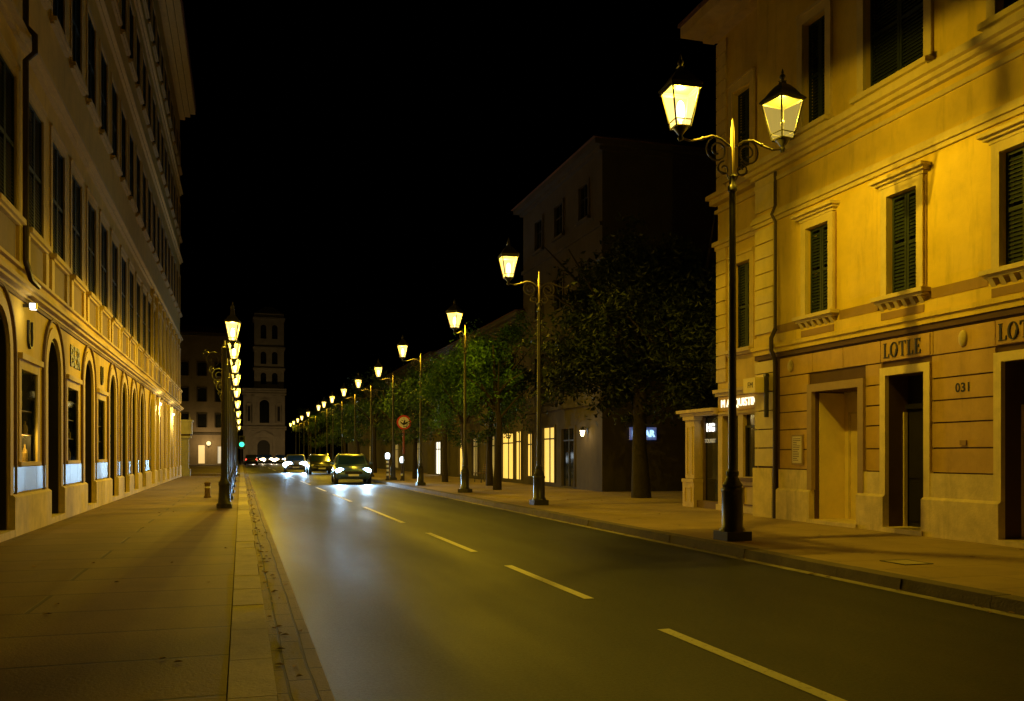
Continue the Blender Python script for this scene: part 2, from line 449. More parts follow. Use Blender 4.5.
# dashes of the lane line, as laid out in the street (start, end)
g = MB()
dl = [(-4.6,-2.0),(0.2,2.7),(4.35,6.8),(8.45,11.3),(13.04,16.46),(19.05,25.2),(28.2,33.5),(36.5,41),(44.4,51.5),(57,64),(70,79),(85,92),(99,106),(114,122)]
def lane_x(y): return 3.36 - 0.0042*max(0, y-8)
for a, b in dl:
    g.quad((lane_x(a)-0.055,a,0.004),(lane_x(a)+0.055,a,0.004),(lane_x(b)+0.055,b,0.004),(lane_x(b)-0.055,b,0.004))
ob = g.build('lane_marking', M['paint'], road)
g = MB(); g.quad((6.60,-30,0.004),(6.745,-30,0.004),(6.745,200,0.004),(6.60,200,0.004)); g.build('edge_strip', M['gutter'], road)
g = MB(); g.quad((0.21,-30,0.008),(0.53,-30,0.008),(0.53,200,0.008),(0.21,200,0.008)); ground_obj('gutter', g, M['pavers'])

g = MB(); g.box(-3.62,-0.078,-30,60.5,0,WALK); g.box(-8,-0.078,66,138,0,WALK); ground_obj('left_pavement', g, M['walk_l'])
rnd = random.Random(4)
g = MB()
y = -12.0
while y < 200:
    ln = rnd.uniform(0.95, 1.15) if y < 70 else 4.0
    z = WALK + 0.005 + rnd.uniform(-0.003, 0.003)
    x = 0.215 + rnd.uniform(-0.006, 0.006)
    g.hexa([(-0.07,y+.006,-.02),(x,y+.006,-.02),(x,y+ln-.006,-.02),(-0.07,y+ln-.006,-.02),
            (-0.07,y+.006,z),(x-.02,y+.006,z),(x-.02,y+ln-.006,z),(-0.07,y+ln-.006,z)])
    y += ln
ground_obj('left_kerb', g, M['kerb'])
g = MB(); g.box(7.02,13.0,-30,200,0,WALK); g.box(13.0,30,17.2,30.2,0,WALK-0.004); ground_obj('right_pavement', g, M['walk_r'])
g = MB(); y = -12.0
while y < 200:
    ln = rnd.uniform(1.0, 1.3) if y < 70 else 4.0
    z = WALK + 0.004 + rnd.uniform(-0.004, 0.004)
    x = 6.75 + rnd.uniform(-0.008, 0.008)
    g.hexa([(x,y+.004,-.02),(7.015,y+.004,-.02),(7.015,y+ln-.004,-.02),(x,y+ln-.004,-.02),
            (x+.03,y+.004,z),(7.015,y+.004,z),(7.015,y+ln-.004,z),(x+.03,y+ln-.004,z)])
    y += ln
ground_obj('right_kerb', g, M['kerbdark'])

# ================================================================ WINDOWS (one of each kind, copied with their parts)
def flat(side): return facade(0, side)
def louvres(mb, F, u0, u1, z0, z1, o, step=0.062):
    fr = 0.05
    mb.fbox(F,u0,u0+fr,o-.035,o,z0,z1); mb.fbox(F,u1-fr,u1,o-.035,o,z0,z1)
    mb.fbox(F,u0+fr,u1-fr,o-.035,o,z0,z0+fr*1.3); mb.fbox(F,u0+fr,u1-fr,o-.035,o,z1-fr,z1)
    zm = (z0+z1)/2; mb.fbox(F,u0+fr,u1-fr,o-.035,o,zm-.03,zm+.03)
    z = z0+fr*1.3+.01
    while z < z1-fr-step*0.6:
        if not (zm-.09 < z < zm+.03):
            mb.hexa([F(u0+fr,o-.034,z+.045),F(u1-fr,o-.034,z+.045),F(u1-fr,o-.004,z),F(u0+fr,o-.004,z),
                     F(u0+fr,o-.034,z+.057),F(u1-fr,o-.034,z+.057),F(u1-fr,o-.004,z+.012),F(u0+fr,o-.004,z+.012)])
        z += step
def shuttered_window(parent, side, w, h, m_trim, style, mshut):
    F = flat(side); hw = w/2
    b = MB()
    if style == 'hood':
        frame_rect(b,F,-hw,hw,0,h,0.15,0.0,0.075)
        b.fbox(F,-hw+.001,hw-.001,0,.03,h+.15,h+.20)
    elif style == 'plain':
        frame_rect(b,F,-hw,hw,0,h,0.17,0.0,0.06 if side < 0 else .022)
        b.fbox(F,-hw-.17,hw+.17,0,.09 if side < 0 else .05,h+.17,h+.23)
    else:
        frame_rect(b,F,-hw,hw,0,h,0.13,0.0,0.022)
    win = b.build('window', m_trim, parent, local=True)
    if style == 'hood':
        c = MB()
        c.fbox(F,-hw-.18,hw+.18,0,.09,h+.152,h+.21); c.fbox(F,-hw-.24,hw+.24,0,.15,h+.21,h+.255); c.fbox(F,-hw-.28,hw+.28,0,.22,h+.255,h+.31)
        c.build('hood', m_trim, win, local=True)
        c = MB(); frame_rect(c,F,-hw-.15,hw+.15,0,h+.10,.03,0,.022); c.build('shadow_fillet', M['band'], win, local=True)  # brown fillet: shadow line round the surround put in as colour
    s = MB()
    if style == 'hood':
        s.fbox(F,-hw-.26,hw+.26,-.02,.20,-.07,0); s.fbox(F,-hw-.22,hw+.22,0,.14,-.12,-.07)
        s.build('sill', m_trim, win, local=True)
        n = 6
        for i in range(n):
            k = MB(); uc = -hw-.12 + (w+.24)*i/(n-1)
            k.hexa([F(uc-.045,0,-.25),F(uc+.045,0,-.25),F(uc+.045,.04,-.25),F(uc-.045,.04,-.25),F(uc-.045,0,-.12),F(uc+.045,0,-.12),F(uc+.045,.13,-.12),F(uc-.045,.13,-.12)])
            k.build('sill_bracket', m_trim, win, local=True)
    else:
        e = .20 if side < 0 else .13; s.fbox(F,-hw-.2,hw+.2,-.02,e,-.09,0); s.fbox(F,-hw-.16,hw+.16,0,e*.6,-.14,-.09)
        s.build('sill', m_trim, win, local=True)
    for sg in (-1, 1):
        q = MB(); u0, u1 = (-hw+.006, -.006) if sg < 0 else (.006, hw-.006)
        louvres(q,F,u0,u1,.01,h-.01,-.05 if style == 'hood' else (-.012 if side > 0 else -.10))
        q.build('shutter', mshut, win, local=True)
    bk = MB(); bk.fbox(F,-hw,hw,-.24,-.20,0,h); bk.build('pane', M['darkglass'], win, local=True)
    return win

def serif_letter(mb, ch, u, z, h, F, o0, o1, dirn):
    """upper-case roman letter in the wall plane; dirn = -1 where reading runs towards smaller u. Returns its advance."""
    st, th, sf = 0.15*h, 0.055*h, 0.06*h
    P = []
    def rect(x0,x1,y0,y1): P.append([(x0,y0),(x1,y0),(x1,y1),(x0,y1)])
    if ch == 'L':
        W = .56*h; rect(.07*h,.07*h+st,th,h-th); rect(0,.07*h+st+sf,h-th,h); rect(0,W,0,th)
        P.append([(W-.10*h,th),(W,th),(W,.27*h),(W-.035*h,.27*h)])
    elif ch == 'T':
        W = .66*h; c = W/2; rect(c-st/2,c+st/2,th,h-th); rect(0,W,h-th,h); rect(c-st/2-sf,c+st/2+sf,0,th)
        P.append([(0,h-th),(.09*h,h-th),(.03*h,.76*h),(0,.76*h)]); P.append([(W-.09*h,h-th),(W,h-th),(W,.76*h),(W-.03*h,.76*h)])
    elif ch == 'E':
        W = .56*h; rect(.07*h,.07*h+st,th,h-th); rect(0,W,0,th); rect(0,W-.03*h,h-th,h); rect(.07*h+st,.40*h,.5*h-th/2,.5*h+th/2)
        P.append([(W-.10*h,th),(W,th),(W,.26*h),(W-.035*h,.26*h)]); P.append([(W-.13*h,h-th),(W-.03*h,h-th),(W-.03*h,.76*h),(W-.065*h,.76*h)])
        rect(.38*h,.42*h,.40*h,.60*h)
    elif ch == 'O':
        W = .72*h; n = 24
        for k in range(n):
            a, b = 2*PI*k/n, 2*PI*(k+1)/n
            f = lambda t, i: (W/2 + (W/2-(0 if not i else st))*math.cos(t), h/2 + (h/2+.01*h-(0 if not i else th))*math.sin(t))
            P.append([f(a,0),f(b,0),f(b,1),f(a,1)])
    for i, pl in enumerate(P):
        e = 0.0006*i
        mb.prism([F(u+dirn*x,o0,z+y) for x,y in pl],[F(u+dirn*x,o1+e,z+y) for x,y in pl])
    return W
def serif_text(name, s, u, z, h, F, parent, m, dirn, gap=.10, squeeze=1.0):
    mb = MB()
    base = u
    Fs = lambda uu, o, zz: F(base + (uu-base)*squeeze, o, zz)
    for ch in s: u += dirn*(serif_letter(mb,ch,u,z,h,Fs,0,.012,dirn) + gap*h)
    return mb.build(name, m, parent)

# ================================================================ THE YELLOW BUILDING ON THE RIGHT
XR = 10.8; F = facade(XR, -1); U0, U1 = 4.0, 17.28
yb = thing('corner_building', 'yellow plastered building with LOTLE over its doorway, brown banded ground floor and pale plinth', 'building', (XR, U0, 0))
ops = []
W1 = [15.08, 12.73, 10.30, 8.0, 5.7]
doorA = (13.87, 15.25); doorB = (12.23, 13.15); doorC = (9.68, 10.65); doorD = (7.2, 8.2)
for c in W1: ops.append((c-.36, c+.36, 4.2, 5.93))
W2 = [(15.2, .37), (12.97, .75), (10.25, .5), (8.0, .5), (5.7, .5)]
for c, hw in W2: ops.append((c-hw, c+hw, 7.92, 10.05))
b = MB(); wall(b,F,U0,U1,3.50,12.2,ops,.28); shell(b,F,U0,U1,0,12.2,9); b.build('upper_wall', M['yellow'], yb)
dops = [(doorA[0],doorA[1],WALK,2.69,.75),(doorB[0],doorB[1],WALK,2.83,.55),(doorC[0],doorC[1],WALK,2.83,.55),(doorD[0],doorD[1],WALK,2.83,.55)]
b = MB(); wall(b,F,U0,U1,0,3.50,dops,.5,-.03); b.build('ground_wall', M['groove'], yb)
# rusticated bands, standing 3 cm proud of the grooves
bands = [1.16,1.56,1.97,2.33,2.69,3.07,3.47]
def pieces(z0, z1, frames):
    segs = []; cur = U0
    for a, b_, top in sorted(frames):
        if z0 < top - .02:
            if a > cur: segs.append((cur, a))
            cur = max(cur, b_)
    if cur < 16.42: segs.append((cur, 16.42))
    return segs
frames = [(doorA[0]-.15,doorA[1]+.17,2.86),(doorB[0]-.14,doorB[1]+.14,3.0),(doorC[0]-.14,doorC[1]+.14,3.0),(doorD[0]-.14,doorD[1]+.14,3.0)]
b = MB()
for z0, z1 in zip(bands, bands[1:]):
    sg = pieces(z0, z1, frames)
    if z0 > 3.0:
        cuts = [U0, 7.05, 8.35, 9.5, 10.8, 12.06, 13.32, 14.35, 15.3, 16.42]
        sg = [(cuts[i], cuts[i+1]) for i in range(len(cuts)-1)]
    for a, c in sg:
        if c-a > .05: b.fbox(F,a+.008,c-.008,-.03,.004,z0+.012,z1-.012)
b.build('banded_render', M['brown'], yb)
# plinth in two steps
for a, c in pieces(.3,.5,[(f[0]+.14,f[1]-.14,9) for f in frames]):
    b = MB(); b.fbox(F,a+.02 if a > U0 else a,c-.02,-.03,.045,.76,1.15)
    b.fbox(F,a-.0,c+.0,-.03,.10,WALK-.02,.72); b.hexa([F(a,-.03,.72),F(c,-.03,.72),F(c,.10,.72),F(a,.10,.72),F(a,-.03,.76),F(c,-.03,.76),F(c,.048,.76),F(a,.048,.76)])
    b.build('plinth', M['plinth'], yb)
# corner pilaster strip with joints
b = MB()
z = 1.20
while z < 3.40:
    b.fbox(F,16.60,17.30,-.03,.05,z+.012,min(z+.40,3.47)-.012); z += .40
b.build('lower_quoin_strip', M['trim'], yb)
b = MB(); z = 4.05
while z < 6.3:
    b.fbox(F,16.60,17.30,0,.05,z+.01,z+.31); z += .325
b.build('upper_quoin_strip', M['trim'], yb)
b = MB(); b.fbox(F,16.60,17.30,0,.045,6.70,7.40); b.build('corner_block', M['trim'], yb)
b = MB(); b.fbox(F,16.58,17.32,-.03,.09,WALK-.02,1.17); b.build('corner_plinth', M['plinth'], yb)
# mouldings
b = MB(); b.fbox(F,U0,17.36,-.0,.06,3.60,3.70); b.fbox(F,U0,17.40,0,.10,3.70,3.78); b.fbox(F,U0,17.34,0,.045,3.78,3.98); b.build('string_course', M['yellow'], yb)
b = MB(); b.fbox(F,U0,17.34,-.03,.03,3.50,3.598); b.build('fascia_line', M['groove'], yb)
# brown band between the sills
b = MB(); edges = [U0] + [v for c in sorted(W1) for v in (c-.63, c+.63)] + [16.58]
for i in range(0, len(edges), 2): b.fbox(F,edges[i],edges[i+1],0,.012,4.0,4.17)
for c in W1: b.fbox(F,c-.50,c+.50,0,.008,3.79+.20,3.935+.02) if False else b.fbox(F,c-.52,c+.52,.0,.055,3.80,3.93)
b.build('sill_band', M['band'], yb)
b = MB(); b.fbox(F,U0,17.36,0,.05,6.38,6.46); b.fbox(F,U0,17.40,0,.10,6.46,6.53); b.fbox(F,U0,17.38,0,.07,6.53,6.60); b.build('upper_course', M['trim'], yb)
b = MB(); b.fbox(F,U0,17.34,0,.05,7.22,7.30); b.fbox(F,U0,17.40,0,.10,7.42,7.50); b.fbox(F,U0,17.46,0,.20,7.50,7.58); b.fbox(F,U0,17.54,0,.30,7.58,7.70); b.fbox(F,U0,17.38,0,.08,7.70,7.78)
b.build('cornice', M['trim'], yb)
b = MB(); b.fbox(F,U0,17.30,0,.10,11.5,11.7); b.fbox(F,U0,17.36,0,.35,11.7,11.9); b.fbox(F,U0,17.40,0,.75,11.9,12.05); b.build('eaves', M['trim'], yb)
b = MB(); b.hexa([F(U0,.85,12.06),F(17.4,.85,12.06),F(17.4,-9,12.06),F(U0,-9,12.06),F(U0,.85,12.15),F(17.4,.85,12.15),F(17.4,-4,14.2),F(U0,-4,14.2)]); b.build('roof', M['roof'], yb)
# windows
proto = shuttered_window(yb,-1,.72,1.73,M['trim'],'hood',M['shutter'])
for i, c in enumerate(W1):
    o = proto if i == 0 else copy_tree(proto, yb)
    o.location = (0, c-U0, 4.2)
protos = {}
for c, hw in W2:
    if hw not in protos:
        o = protos[hw] = shuttered_window(yb,-1,hw*2,2.13,M['trim'],'plain',M['shutter'])
    else: o = copy_tree(protos[hw], yb)
    o.location = (0, c-U0, 7.92)
# doors
def doorway(nm, d, top, wd, mfr, o1=.05):
    b = MB(); a, c = d
    b.fbox(F,a-wd,a,-.03,o1,.76,top+wd); b.fbox(F,c,c+wd,-.03,o1,.76,top+wd); b.fbox(F,a,c,-.03,o1,top,top+wd)
    return b.build(nm, mfr, yb)
fa = doorway('door_surround', doorA, 2.69, .15, M['tanframe'], .06)
b = MB()
for z in (WALK,): b.fbox(F,doorA[0]-.05,doorA[1]+.05,-.75,.14,WALK-.02,WALK+.07)
b.build('door_step', M['plinth'], yb)
b = MB(); a, c = doorA
b.fbox(F,a,c,-.76,-.70,WALK,2.69); b.fbox(F,a,a+.02,-.70,-.10,.19,2.67); b.fbox(F,c-.02,c,-.70,-.12,.19,2.67)
b.build('pale_door_lining', M['cream'], yb)
b = MB(); b.fbox(F,a+.16,a+.20,-.70,-.672,.22,2.25); b.fbox(F,c-.20,c-.16,-.70,-.672,.22,2.25); b.fbox(F,a+.16,c-.16,-.70,-.672,2.25,2.29); b.build('door_trim', M['trim'], yb)
for d in (doorB, doorC, doorD):
    doorway('door_surround', d, 2.83, .14, M['paleframe'])
    b = MB(); b.fbox(F,d[0]-.05,d[1]+.05,-.5,.13,WALK-.02,WALK+.08); b.build('door_step', M['plinth'], yb)
    a, c = d
    b = MB(); b.fbox(F,a,c,-.50,-.44,.20,2.83)
    um = a + (c-a)*.52
    b.fbox(F,a+.04,um-.02,-.44,-.42,.30,.95); b.fbox(F,um+.02,c-.04,-.44,-.42,.30,.95)
    b.fbox(F,a+.04,um-.02,-.44,-.42,1.05,2.2); b.fbox(F,um+.02,c-.04,-.44,-.42,1.05,2.2); b.fbox(F,a,c,-.44,-.38,2.25,2.33)
    dr = b.build('door', M['dark'], yb)
    b = MB(); b.ball(F(um-.07,-.40,1.15), .028); b.build('handle', M['chrome'], dr, smooth=True)
    b = MB(); b.fbox(F,c-.03,c,-.40,-.33,.20,2.2); b.build('door_edge', M['paleframe'], yb)
# sign panels and lettering over the doors
for d, s in ((doorB,'LOTLE'),(doorC,'LOTLE'),):
    b = MB(); b.fbox(F,d[0]-.11,d[1]+.11,.0045,.018,3.09,3.45); pn = b.build('name_panel', M['brown'], yb)
    Fp = lambda u, o, z: F(u, o+.018, z)
    serif_text('lettering', s, d[1]+.07, 3.14, .255, Fp, pn, M['letter'], -1, gap=.10, squeeze=1.02)
# oval plaster plaques
for u in (11.42, 16.02):
    b = MB(); b.ball(F(u,.01,3.27), (.05,.085,.13), 20, 12); b.build('oval_plaque', M['plaque'], yb, smooth=True)
# house number cut in the band
text('house_number', '031', .20, F(11.42,.008,2.50), ROT_R, M['letter'], yb, extrude=.004, offset=.004, space=1.1)
b = MB(); b.fbox(F,11.34,11.47,.004,.03,1.60,1.68); b.build('vent_cover', M['band'], yb)
# downpipe in the joint beside the corner
b = MB(); b.tube([F(16.51,.06,z) for z in (WALK,3.45)], .045); b.tube([F(16.51,.06,3.45),F(16.51,.15,3.65),F(16.51,.15,3.9),F(16.51,.05,4.1)], .045); b.tube([F(16.51,.05,4.1),F(16.51,.05,6.35),F(16.51,.14,6.5),F(16.51,.05,6.7),F(16.51,.05,7.4)], .032)
b.build('downpipe', M['lead'], yb, smooth=True)
# notice board and projecting box sign
nb = thing('notice_board', 'framed white notice on brown banded wall beside the recessed pale doorway', 'notice board', F(15.77,.006,1.56))
b = MB(); b.fbox(F,15.58,15.96,.006,.03,1.25,1.86); b.build('frame', M['tanframe'], nb)
b = MB(); b.fbox(F,15.615,15.925,.03,.036,1.285,1.825); pp = b.build('paper', M['notice'], nb)
b = MB()
rnd = random.Random(2)
for k in range(13):
    z = 1.77 - k*.036; b.fbox(F,15.90-rnd.uniform(.12,.26),15.90,.0362,.0375,z,z+.012)
b.build('printed_lines', M['groove'], pp)
bs = thing('box_sign', 'small pale box sign with dark FM letters projecting from the yellow corner', 'sign', F(17.0,.05,2.95))
b = MB(); b.fbox(F,16.80,17.26,.06,.36,2.78,3.10); b.build('case', M['cream'], bs)
b = MB(); b.tube([F(16.78,.0,3.14),F(16.78,.14,3.14)],.05); b.tube([F(16.72,.13,3.12),F(16.72,.13,2.25)],.05); b.build('bracket', M['iron'], bs, smooth=True)
text('lettering','FM',.17,F(16.98,.362,2.94),ROT_R,M['letter'],bs,extrude=.003)

# ================================================================ THE RECESSED NEIGHBOUR WITH TWO SHOPS
XN = 11.1; F = facade(XN,-1); V0, V1 = 17.285, 19.5
nbld = thing('neighbouring_house', 'narrow dim ochre house with tall dark windows, set back beside the yellow corner building', 'building', (XN,V0,0))
ops = [(18.0,18.75,3.9,5.9),(18.0,18.75,7.95,9.9)]
b = MB(); wall(b,F,V0,V1,2.98,11.9,ops,.28); shell(b,F,V0,V1,0,11.9,8.5); b.build('wall', M['ochre'], nbld)
b = MB(); b.fbox(F,V0,V1+.06,0,.06,6.4,6.5); b.fbox(F,V0,V1+.1,0,.12,6.5,6.6); b.fbox(F,V0,V1+.1,0,.18,7.5,7.62); b.fbox(F,V0,V1+.12,0,.28,7.62,7.72); b.fbox(F,V0,V1+.06,0,.07,7.3,7.38); b.build('cornice', M['ochretrim'], nbld)
b = MB(); b.fbox(F,V0,V1+.2,0,.3,11.5,11.7); b.fbox(F,V0,V1+.5,-3,.75,11.7,11.95); b.build('eaves', M['ochretrim'], nbld)
b = MB(); b.hexa([F(V0,.8,11.96),F(V1+.55,.8,11.96),F(V1+.55,-8.5,11.96),F(V0,-8.5,11.96),F(V0,.8,12.04),F(V1+.55,.8,12.04),F(V1+.1,-4,13.8),F(V0,-4,13.8)]); b.build('roof', M['roof'], nbld)
b = MB(); z = 3.2
while z < 6.2:
    b.fbox(F,19.08,19.52,0,.04,z,z+.30); z += .325
z = 7.85
while z < 11.2:
    b.fbox(F,19.08,19.52,0,.04,z,z+.30); z += .325
b.build('corner_quoin', M['ochretrim'], nbld)
pw = shuttered_window(nbld,-1,.75,2.0,M['ochretrim'],'plain',M['shutter']); pw.location = (0,18.375-V0,3.9)
pw2 = copy_tree(pw, nbld); pw2.location = (0,18.375-V0,7.95)
# ground floor shop front
b = MB(); wall(b,F,V0,V1,0,2.98,[(17.62,18.36,.95,2.38,.12),(18.58,19.30,.2,2.38,.25)],.25); b.build('shop_front', M['ochretrim'], nbld)
b = MB(); b.fbox(F,V0,V1+.02,0,.07,2.86,2.94); b.fbox(F,V0,V1+.04,0,.13,2.94,3.02); b.fbox(F,17.55,19.42,0,.05,2.42,2.47); b.build('shop_cornice', M['ochretrim'], nbld)
b = MB(); b.fbox(F,17.62,18.36,-.12,-.10,.95,2.38); b.fbox(F,18.58,19.30,-.25,-.22,.2,2.38); b.build('pane', M['darkglass'], nbld)
b = MB(); b.fbox(F,17.62,18.36,-.10,-.06,2.08,2.13); b.fbox(F,17.62,17.67,-.10,-.06,.95,2.08); b.fbox(F,18.31,18.36,-.10,-.06,.95,2.08); b.build('sash', M['dark'], nbld)
b = MB(); frame_rect(b,F,17.68,18.3,.32,.72,.03,0,.02); b.fbox(F,17.68,18.3,0,.02,.29,.32); b.fbox(F,17.56,18.42,0,.08,.84,.93); b.build('stall_panel', M['ochredark'], nbld)
b = MB(); b.fbox(F,V0,V1,0,.06,WALK-.02,.26); b.build('shop_base', M['plinth'], nbld)
M['sign_warm'] = emit('lit_sign_warm', (1.0,.88,.55), 1.7)
sg = thing('shop_sign', 'warm white lit shop letters under the small cornice beside the lamp post', 'sign', F(18.4,.02,2.65))
b = MB(); b.fbox(F,17.5,19.42,.0,.03,2.50,2.84); b.build('backing_board', M['brown'], sg)
text('lettering','M ACQUISTINI',.26,F(18.46,.045,2.665),ROT_R,M['sign_warm'],sg,extrude=.012,offset=.0,sx=.92,space=1.05)
# low shop wing
XS = 11.1; F = facade(XS,-1)
sw = thing('corner_shop', 'low shop with dark glass front, cream pillar and lit HG letters at the house corner', 'shop', (XS,19.5,0))
b = MB(); b.fbox(F,19.51,21.2,-4,-.30,0,2.44); b.build('wall', M['grime'], sw)
b = MB(); b.fbox(F,19.51,21.3,-4,.10,2.44,2.52); b.fbox(F,19.51,21.36,-4,.18,2.52,2.60); b.build('roof', M['ochretrim'], sw)
b = MB(); b.fbox(F,20.62,21.10,-.3,.04,.85,2.34); b.fbox(F,20.56,21.16,-.3,.09,WALK-.02,.75); b.fbox(F,20.54,21.18,-.3,.11,.75,.84); b.fbox(F,20.56,21.16,-.3,.09,2.34,2.44); frame_rect(b,F,20.74,20.98,.95,2.15,.03,.04,.055); frame_rect(b,F,20.72,21.0,.26,.60,.03,.09,.105)
b.build('pillar', M['ochretrim'], sw)
b = MB(); b.fbox(F,19.55,20.55,-.24,-.22,.30,2.40); b.build('pane', M['darkglass'], sw)
b = MB(); b.fbox(F,19.51,20.56,-.26,.0,WALK-.02,.30); b.fbox(F,20.5,20.56,-.22,-.17,.30,2.42); b.fbox(F,19.51,19.57,-.22,-.17,.30,2.42); b.build('shop_base', M['ochredark'], sw)
M['sign_white'] = emit('lit_sign_white', (1.0,.95,.85), 1.8)
M['sign_grey'] = mat('grey_sign_letters', (.55,.55,.52), .6, .1)
text('lettering','HG',.27,F(20.22,-.20,2.13),ROT_R,M['sign_white'],sw,extrude=.01,offset=.012)
M['sign_dim'] = emit('dim_sign_letters', (.8,.85,.8), .12)
text('lettering','TOURIST',.135,F(20.24,-.20,1.80),ROT_R,M['sign_dim'],sw,extrude=.006,offset=.004)

# ================================================================ THE DARK HOUSE BEHIND THE TREES
def plain_house(name, label, X0, side, u0, u1, h, deep, floors, wins, wall_m, shop=None, wsz=(.95,1.3)):
    F = facade(X0, side)
    t = thing(name, label, 'building', (X0,u0,0))
    hw = wsz[0]/2; ops = [(c-hw,c+hw,z,z+wsz[1]) for z in floors for c in wins]
    gops = shop or []
    b = MB(); wall(b,F,u0,u1,0,h,ops+[g_[:4]+(.07,) for g_ in gops],.08); shell(b,F,u0,u1,0,h,deep); b.build('wall', wall_m, t)
    b = MB(); b.fbox(F,u0-.1,u1+.1,-deep-.1,.15,h-.45,h-.3); b.fbox(F,u0-.3,u1+.3,-deep-.3,.4,h-.3,h-.12); b.build('cornice', M['grime'], t)
    b = MB(); b.hexa([F(u0-.4,.5,h-.1),F(u1+.4,.5,h-.1),F(u1+.4,-deep-.4,h-.1),F(u0-.4,-deep-.4,h-.1),F(u0+2,-deep*.4,h+1.0),F(u1-2,-deep*.4,h+1.0),F(u1-2,-deep*.6,h+1.0),F(u0+2,-deep*.6,h+1.0)]); b.build('roof', M['roof'], t)
    b = MB()
    for z in floors[:1]: b.fbox(F,u0,u1,0,.10,z-.65,z-.5)
    b.build('string_course', M['grime'], t)
    b = MB(); b.fbox(F,u0,u1,0,.12,3.3,3.5)
    b.build('string_course', M['grime'], t)
    G = flat(side); pr = None
    for z in floors:
        for c in wins:
            if pr is None:
                b = MB(); frame_rect(b,G,-hw,hw,0,wsz[1],.12,0,.05); b.fbox(G,-hw-.2,hw+.2,0,.14,-.1,0)
                pr = b.build('window', M['grime'], t, local=True)
                b = MB(); b.fbox(G,-hw,hw,-.08,-.06,0,wsz[1]); b.build('pane', M['darkglass'], pr, local=True)
                b = MB(); b.fbox(G,-.03,.03,-.06,-.03,0,wsz[1]); b.fbox(G,-hw,hw,-.06,-.035,wsz[1]*.6,wsz[1]*.6+.05); b.build('sash', M['dark'], pr, local=True)
                o = pr
            else: o = copy_tree(pr, t)
            o.location = (0,c-u0,z)
    for g_ in gops:
        b = MB(); b.fbox(F,g_[0],g_[1],-.07,-.05,g_[2],g_[3]); p = b.build('shop_pane', g_[4], t)
        b = MB(); um = (g_[0]+g_[1])/2
        b.fbox(F,um-.04,um+.04,-.05,-.02,g_[2],g_[3]); b.fbox(F,g_[0],g_[1],-.05,-.025,g_[3]-.5,g_[3]-.44); b.build('mullion', M['dark'], p)
        b = MB(); frame_rect(b,F,g_[0],g_[1],g_[2],g_[3],.1,0,.05); b.build('shop_frame', M['grime'], t)
    return t
M['shop_y'] = emit('lit_shop_yellow', (1.0,.60,.10), 1.1)
M['shop_w'] = emit('lit_shop_white', (1.0,.95,.75), 1.6)
M['shop_d'] = emit('lit_shop_dim', (1.0,.66,.22), .12)
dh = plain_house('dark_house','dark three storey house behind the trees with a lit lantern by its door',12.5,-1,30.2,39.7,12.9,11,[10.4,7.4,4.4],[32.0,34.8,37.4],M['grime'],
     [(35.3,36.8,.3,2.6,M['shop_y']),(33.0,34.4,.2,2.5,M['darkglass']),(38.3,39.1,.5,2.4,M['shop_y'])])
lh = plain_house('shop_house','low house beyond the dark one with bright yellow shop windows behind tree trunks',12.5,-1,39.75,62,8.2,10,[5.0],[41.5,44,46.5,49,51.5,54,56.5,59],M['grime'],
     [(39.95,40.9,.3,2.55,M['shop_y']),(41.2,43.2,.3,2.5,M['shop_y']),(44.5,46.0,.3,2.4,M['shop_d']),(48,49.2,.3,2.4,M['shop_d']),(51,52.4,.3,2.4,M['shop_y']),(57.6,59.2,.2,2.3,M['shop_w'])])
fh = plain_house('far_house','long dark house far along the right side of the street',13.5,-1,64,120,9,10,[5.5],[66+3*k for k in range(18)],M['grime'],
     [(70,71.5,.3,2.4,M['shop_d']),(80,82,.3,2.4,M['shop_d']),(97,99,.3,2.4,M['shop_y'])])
# white display inside lit shop
F = facade(12.5,-1)
# wall lantern by the door of the dark house
def wall_lantern(name, label, loc, side, watts, cool=False, sz=1.0):
    t = thing(name, label, 'wall lamp', loc)
    Fl = lambda u,o,z: (loc[0]+side*o*sz, loc[1]+u*sz, loc[2]+z*sz)
    b = MB(); b.fbox(Fl,-.05,.05,0,.03,-.1,.12); b.tube([Fl(0,.02,.05),Fl(0,.12,.16),Fl(0,.22,.14)],.015*sz); b.build('bracket', M['iron'], t)
    b = MB(); b.lathe([(.02*sz,.16*sz),(.13*sz,.04*sz),(.12*sz,.02*sz)],Fl(0,.22,0),8); b.build('lamp_shade', M['iron'], t)
    b = MB(); b.lathe([(.05*sz,-.20*sz),(.10*sz,.0),(.11*sz,.019*sz)],Fl(0,.22,0),8); b.build('glass', M['coolbulb'] if cool else M['bulb'], t, fix=True)
    d = Vector(Fl(0,.36,-.12)) - Vector(loc)
    point('lamp_light', t, d, watts, (1,.95,.82) if cool else (1,.6,.15), .06)
    return t
M['coolbulb'] = emit('cool_bulb', (1.0,.95,.8), 9)
wall_lantern('wall_lantern','lit lantern on wall of the dark house behind the trees',F(31.6,.0,2.35),-1,14)
# blue and white lit sign on the gable wall
M['sign_blue'] = emit('lit_sign_blue', (.35,.65,1.0), 1.8)
M['sign_bluehalo'] = emit('lit_sign_deep_blue', (.02,.10,.45), .35)
bl = thing('blue_sign','blue and white lit sign in the dark yard behind a tree trunk','sign',(14.1,30.17,2.2))
b = MB(); b.box(13.55,14.6,30.10,30.17,2.0,2.46); b.build('backing_board', M['sign_bluehalo'], bl)
text('lettering','HAAR',.33,(14.08,30.07,2.22),ROT_F,M['sign_blue'],bl,extrude=.015,offset=.008)

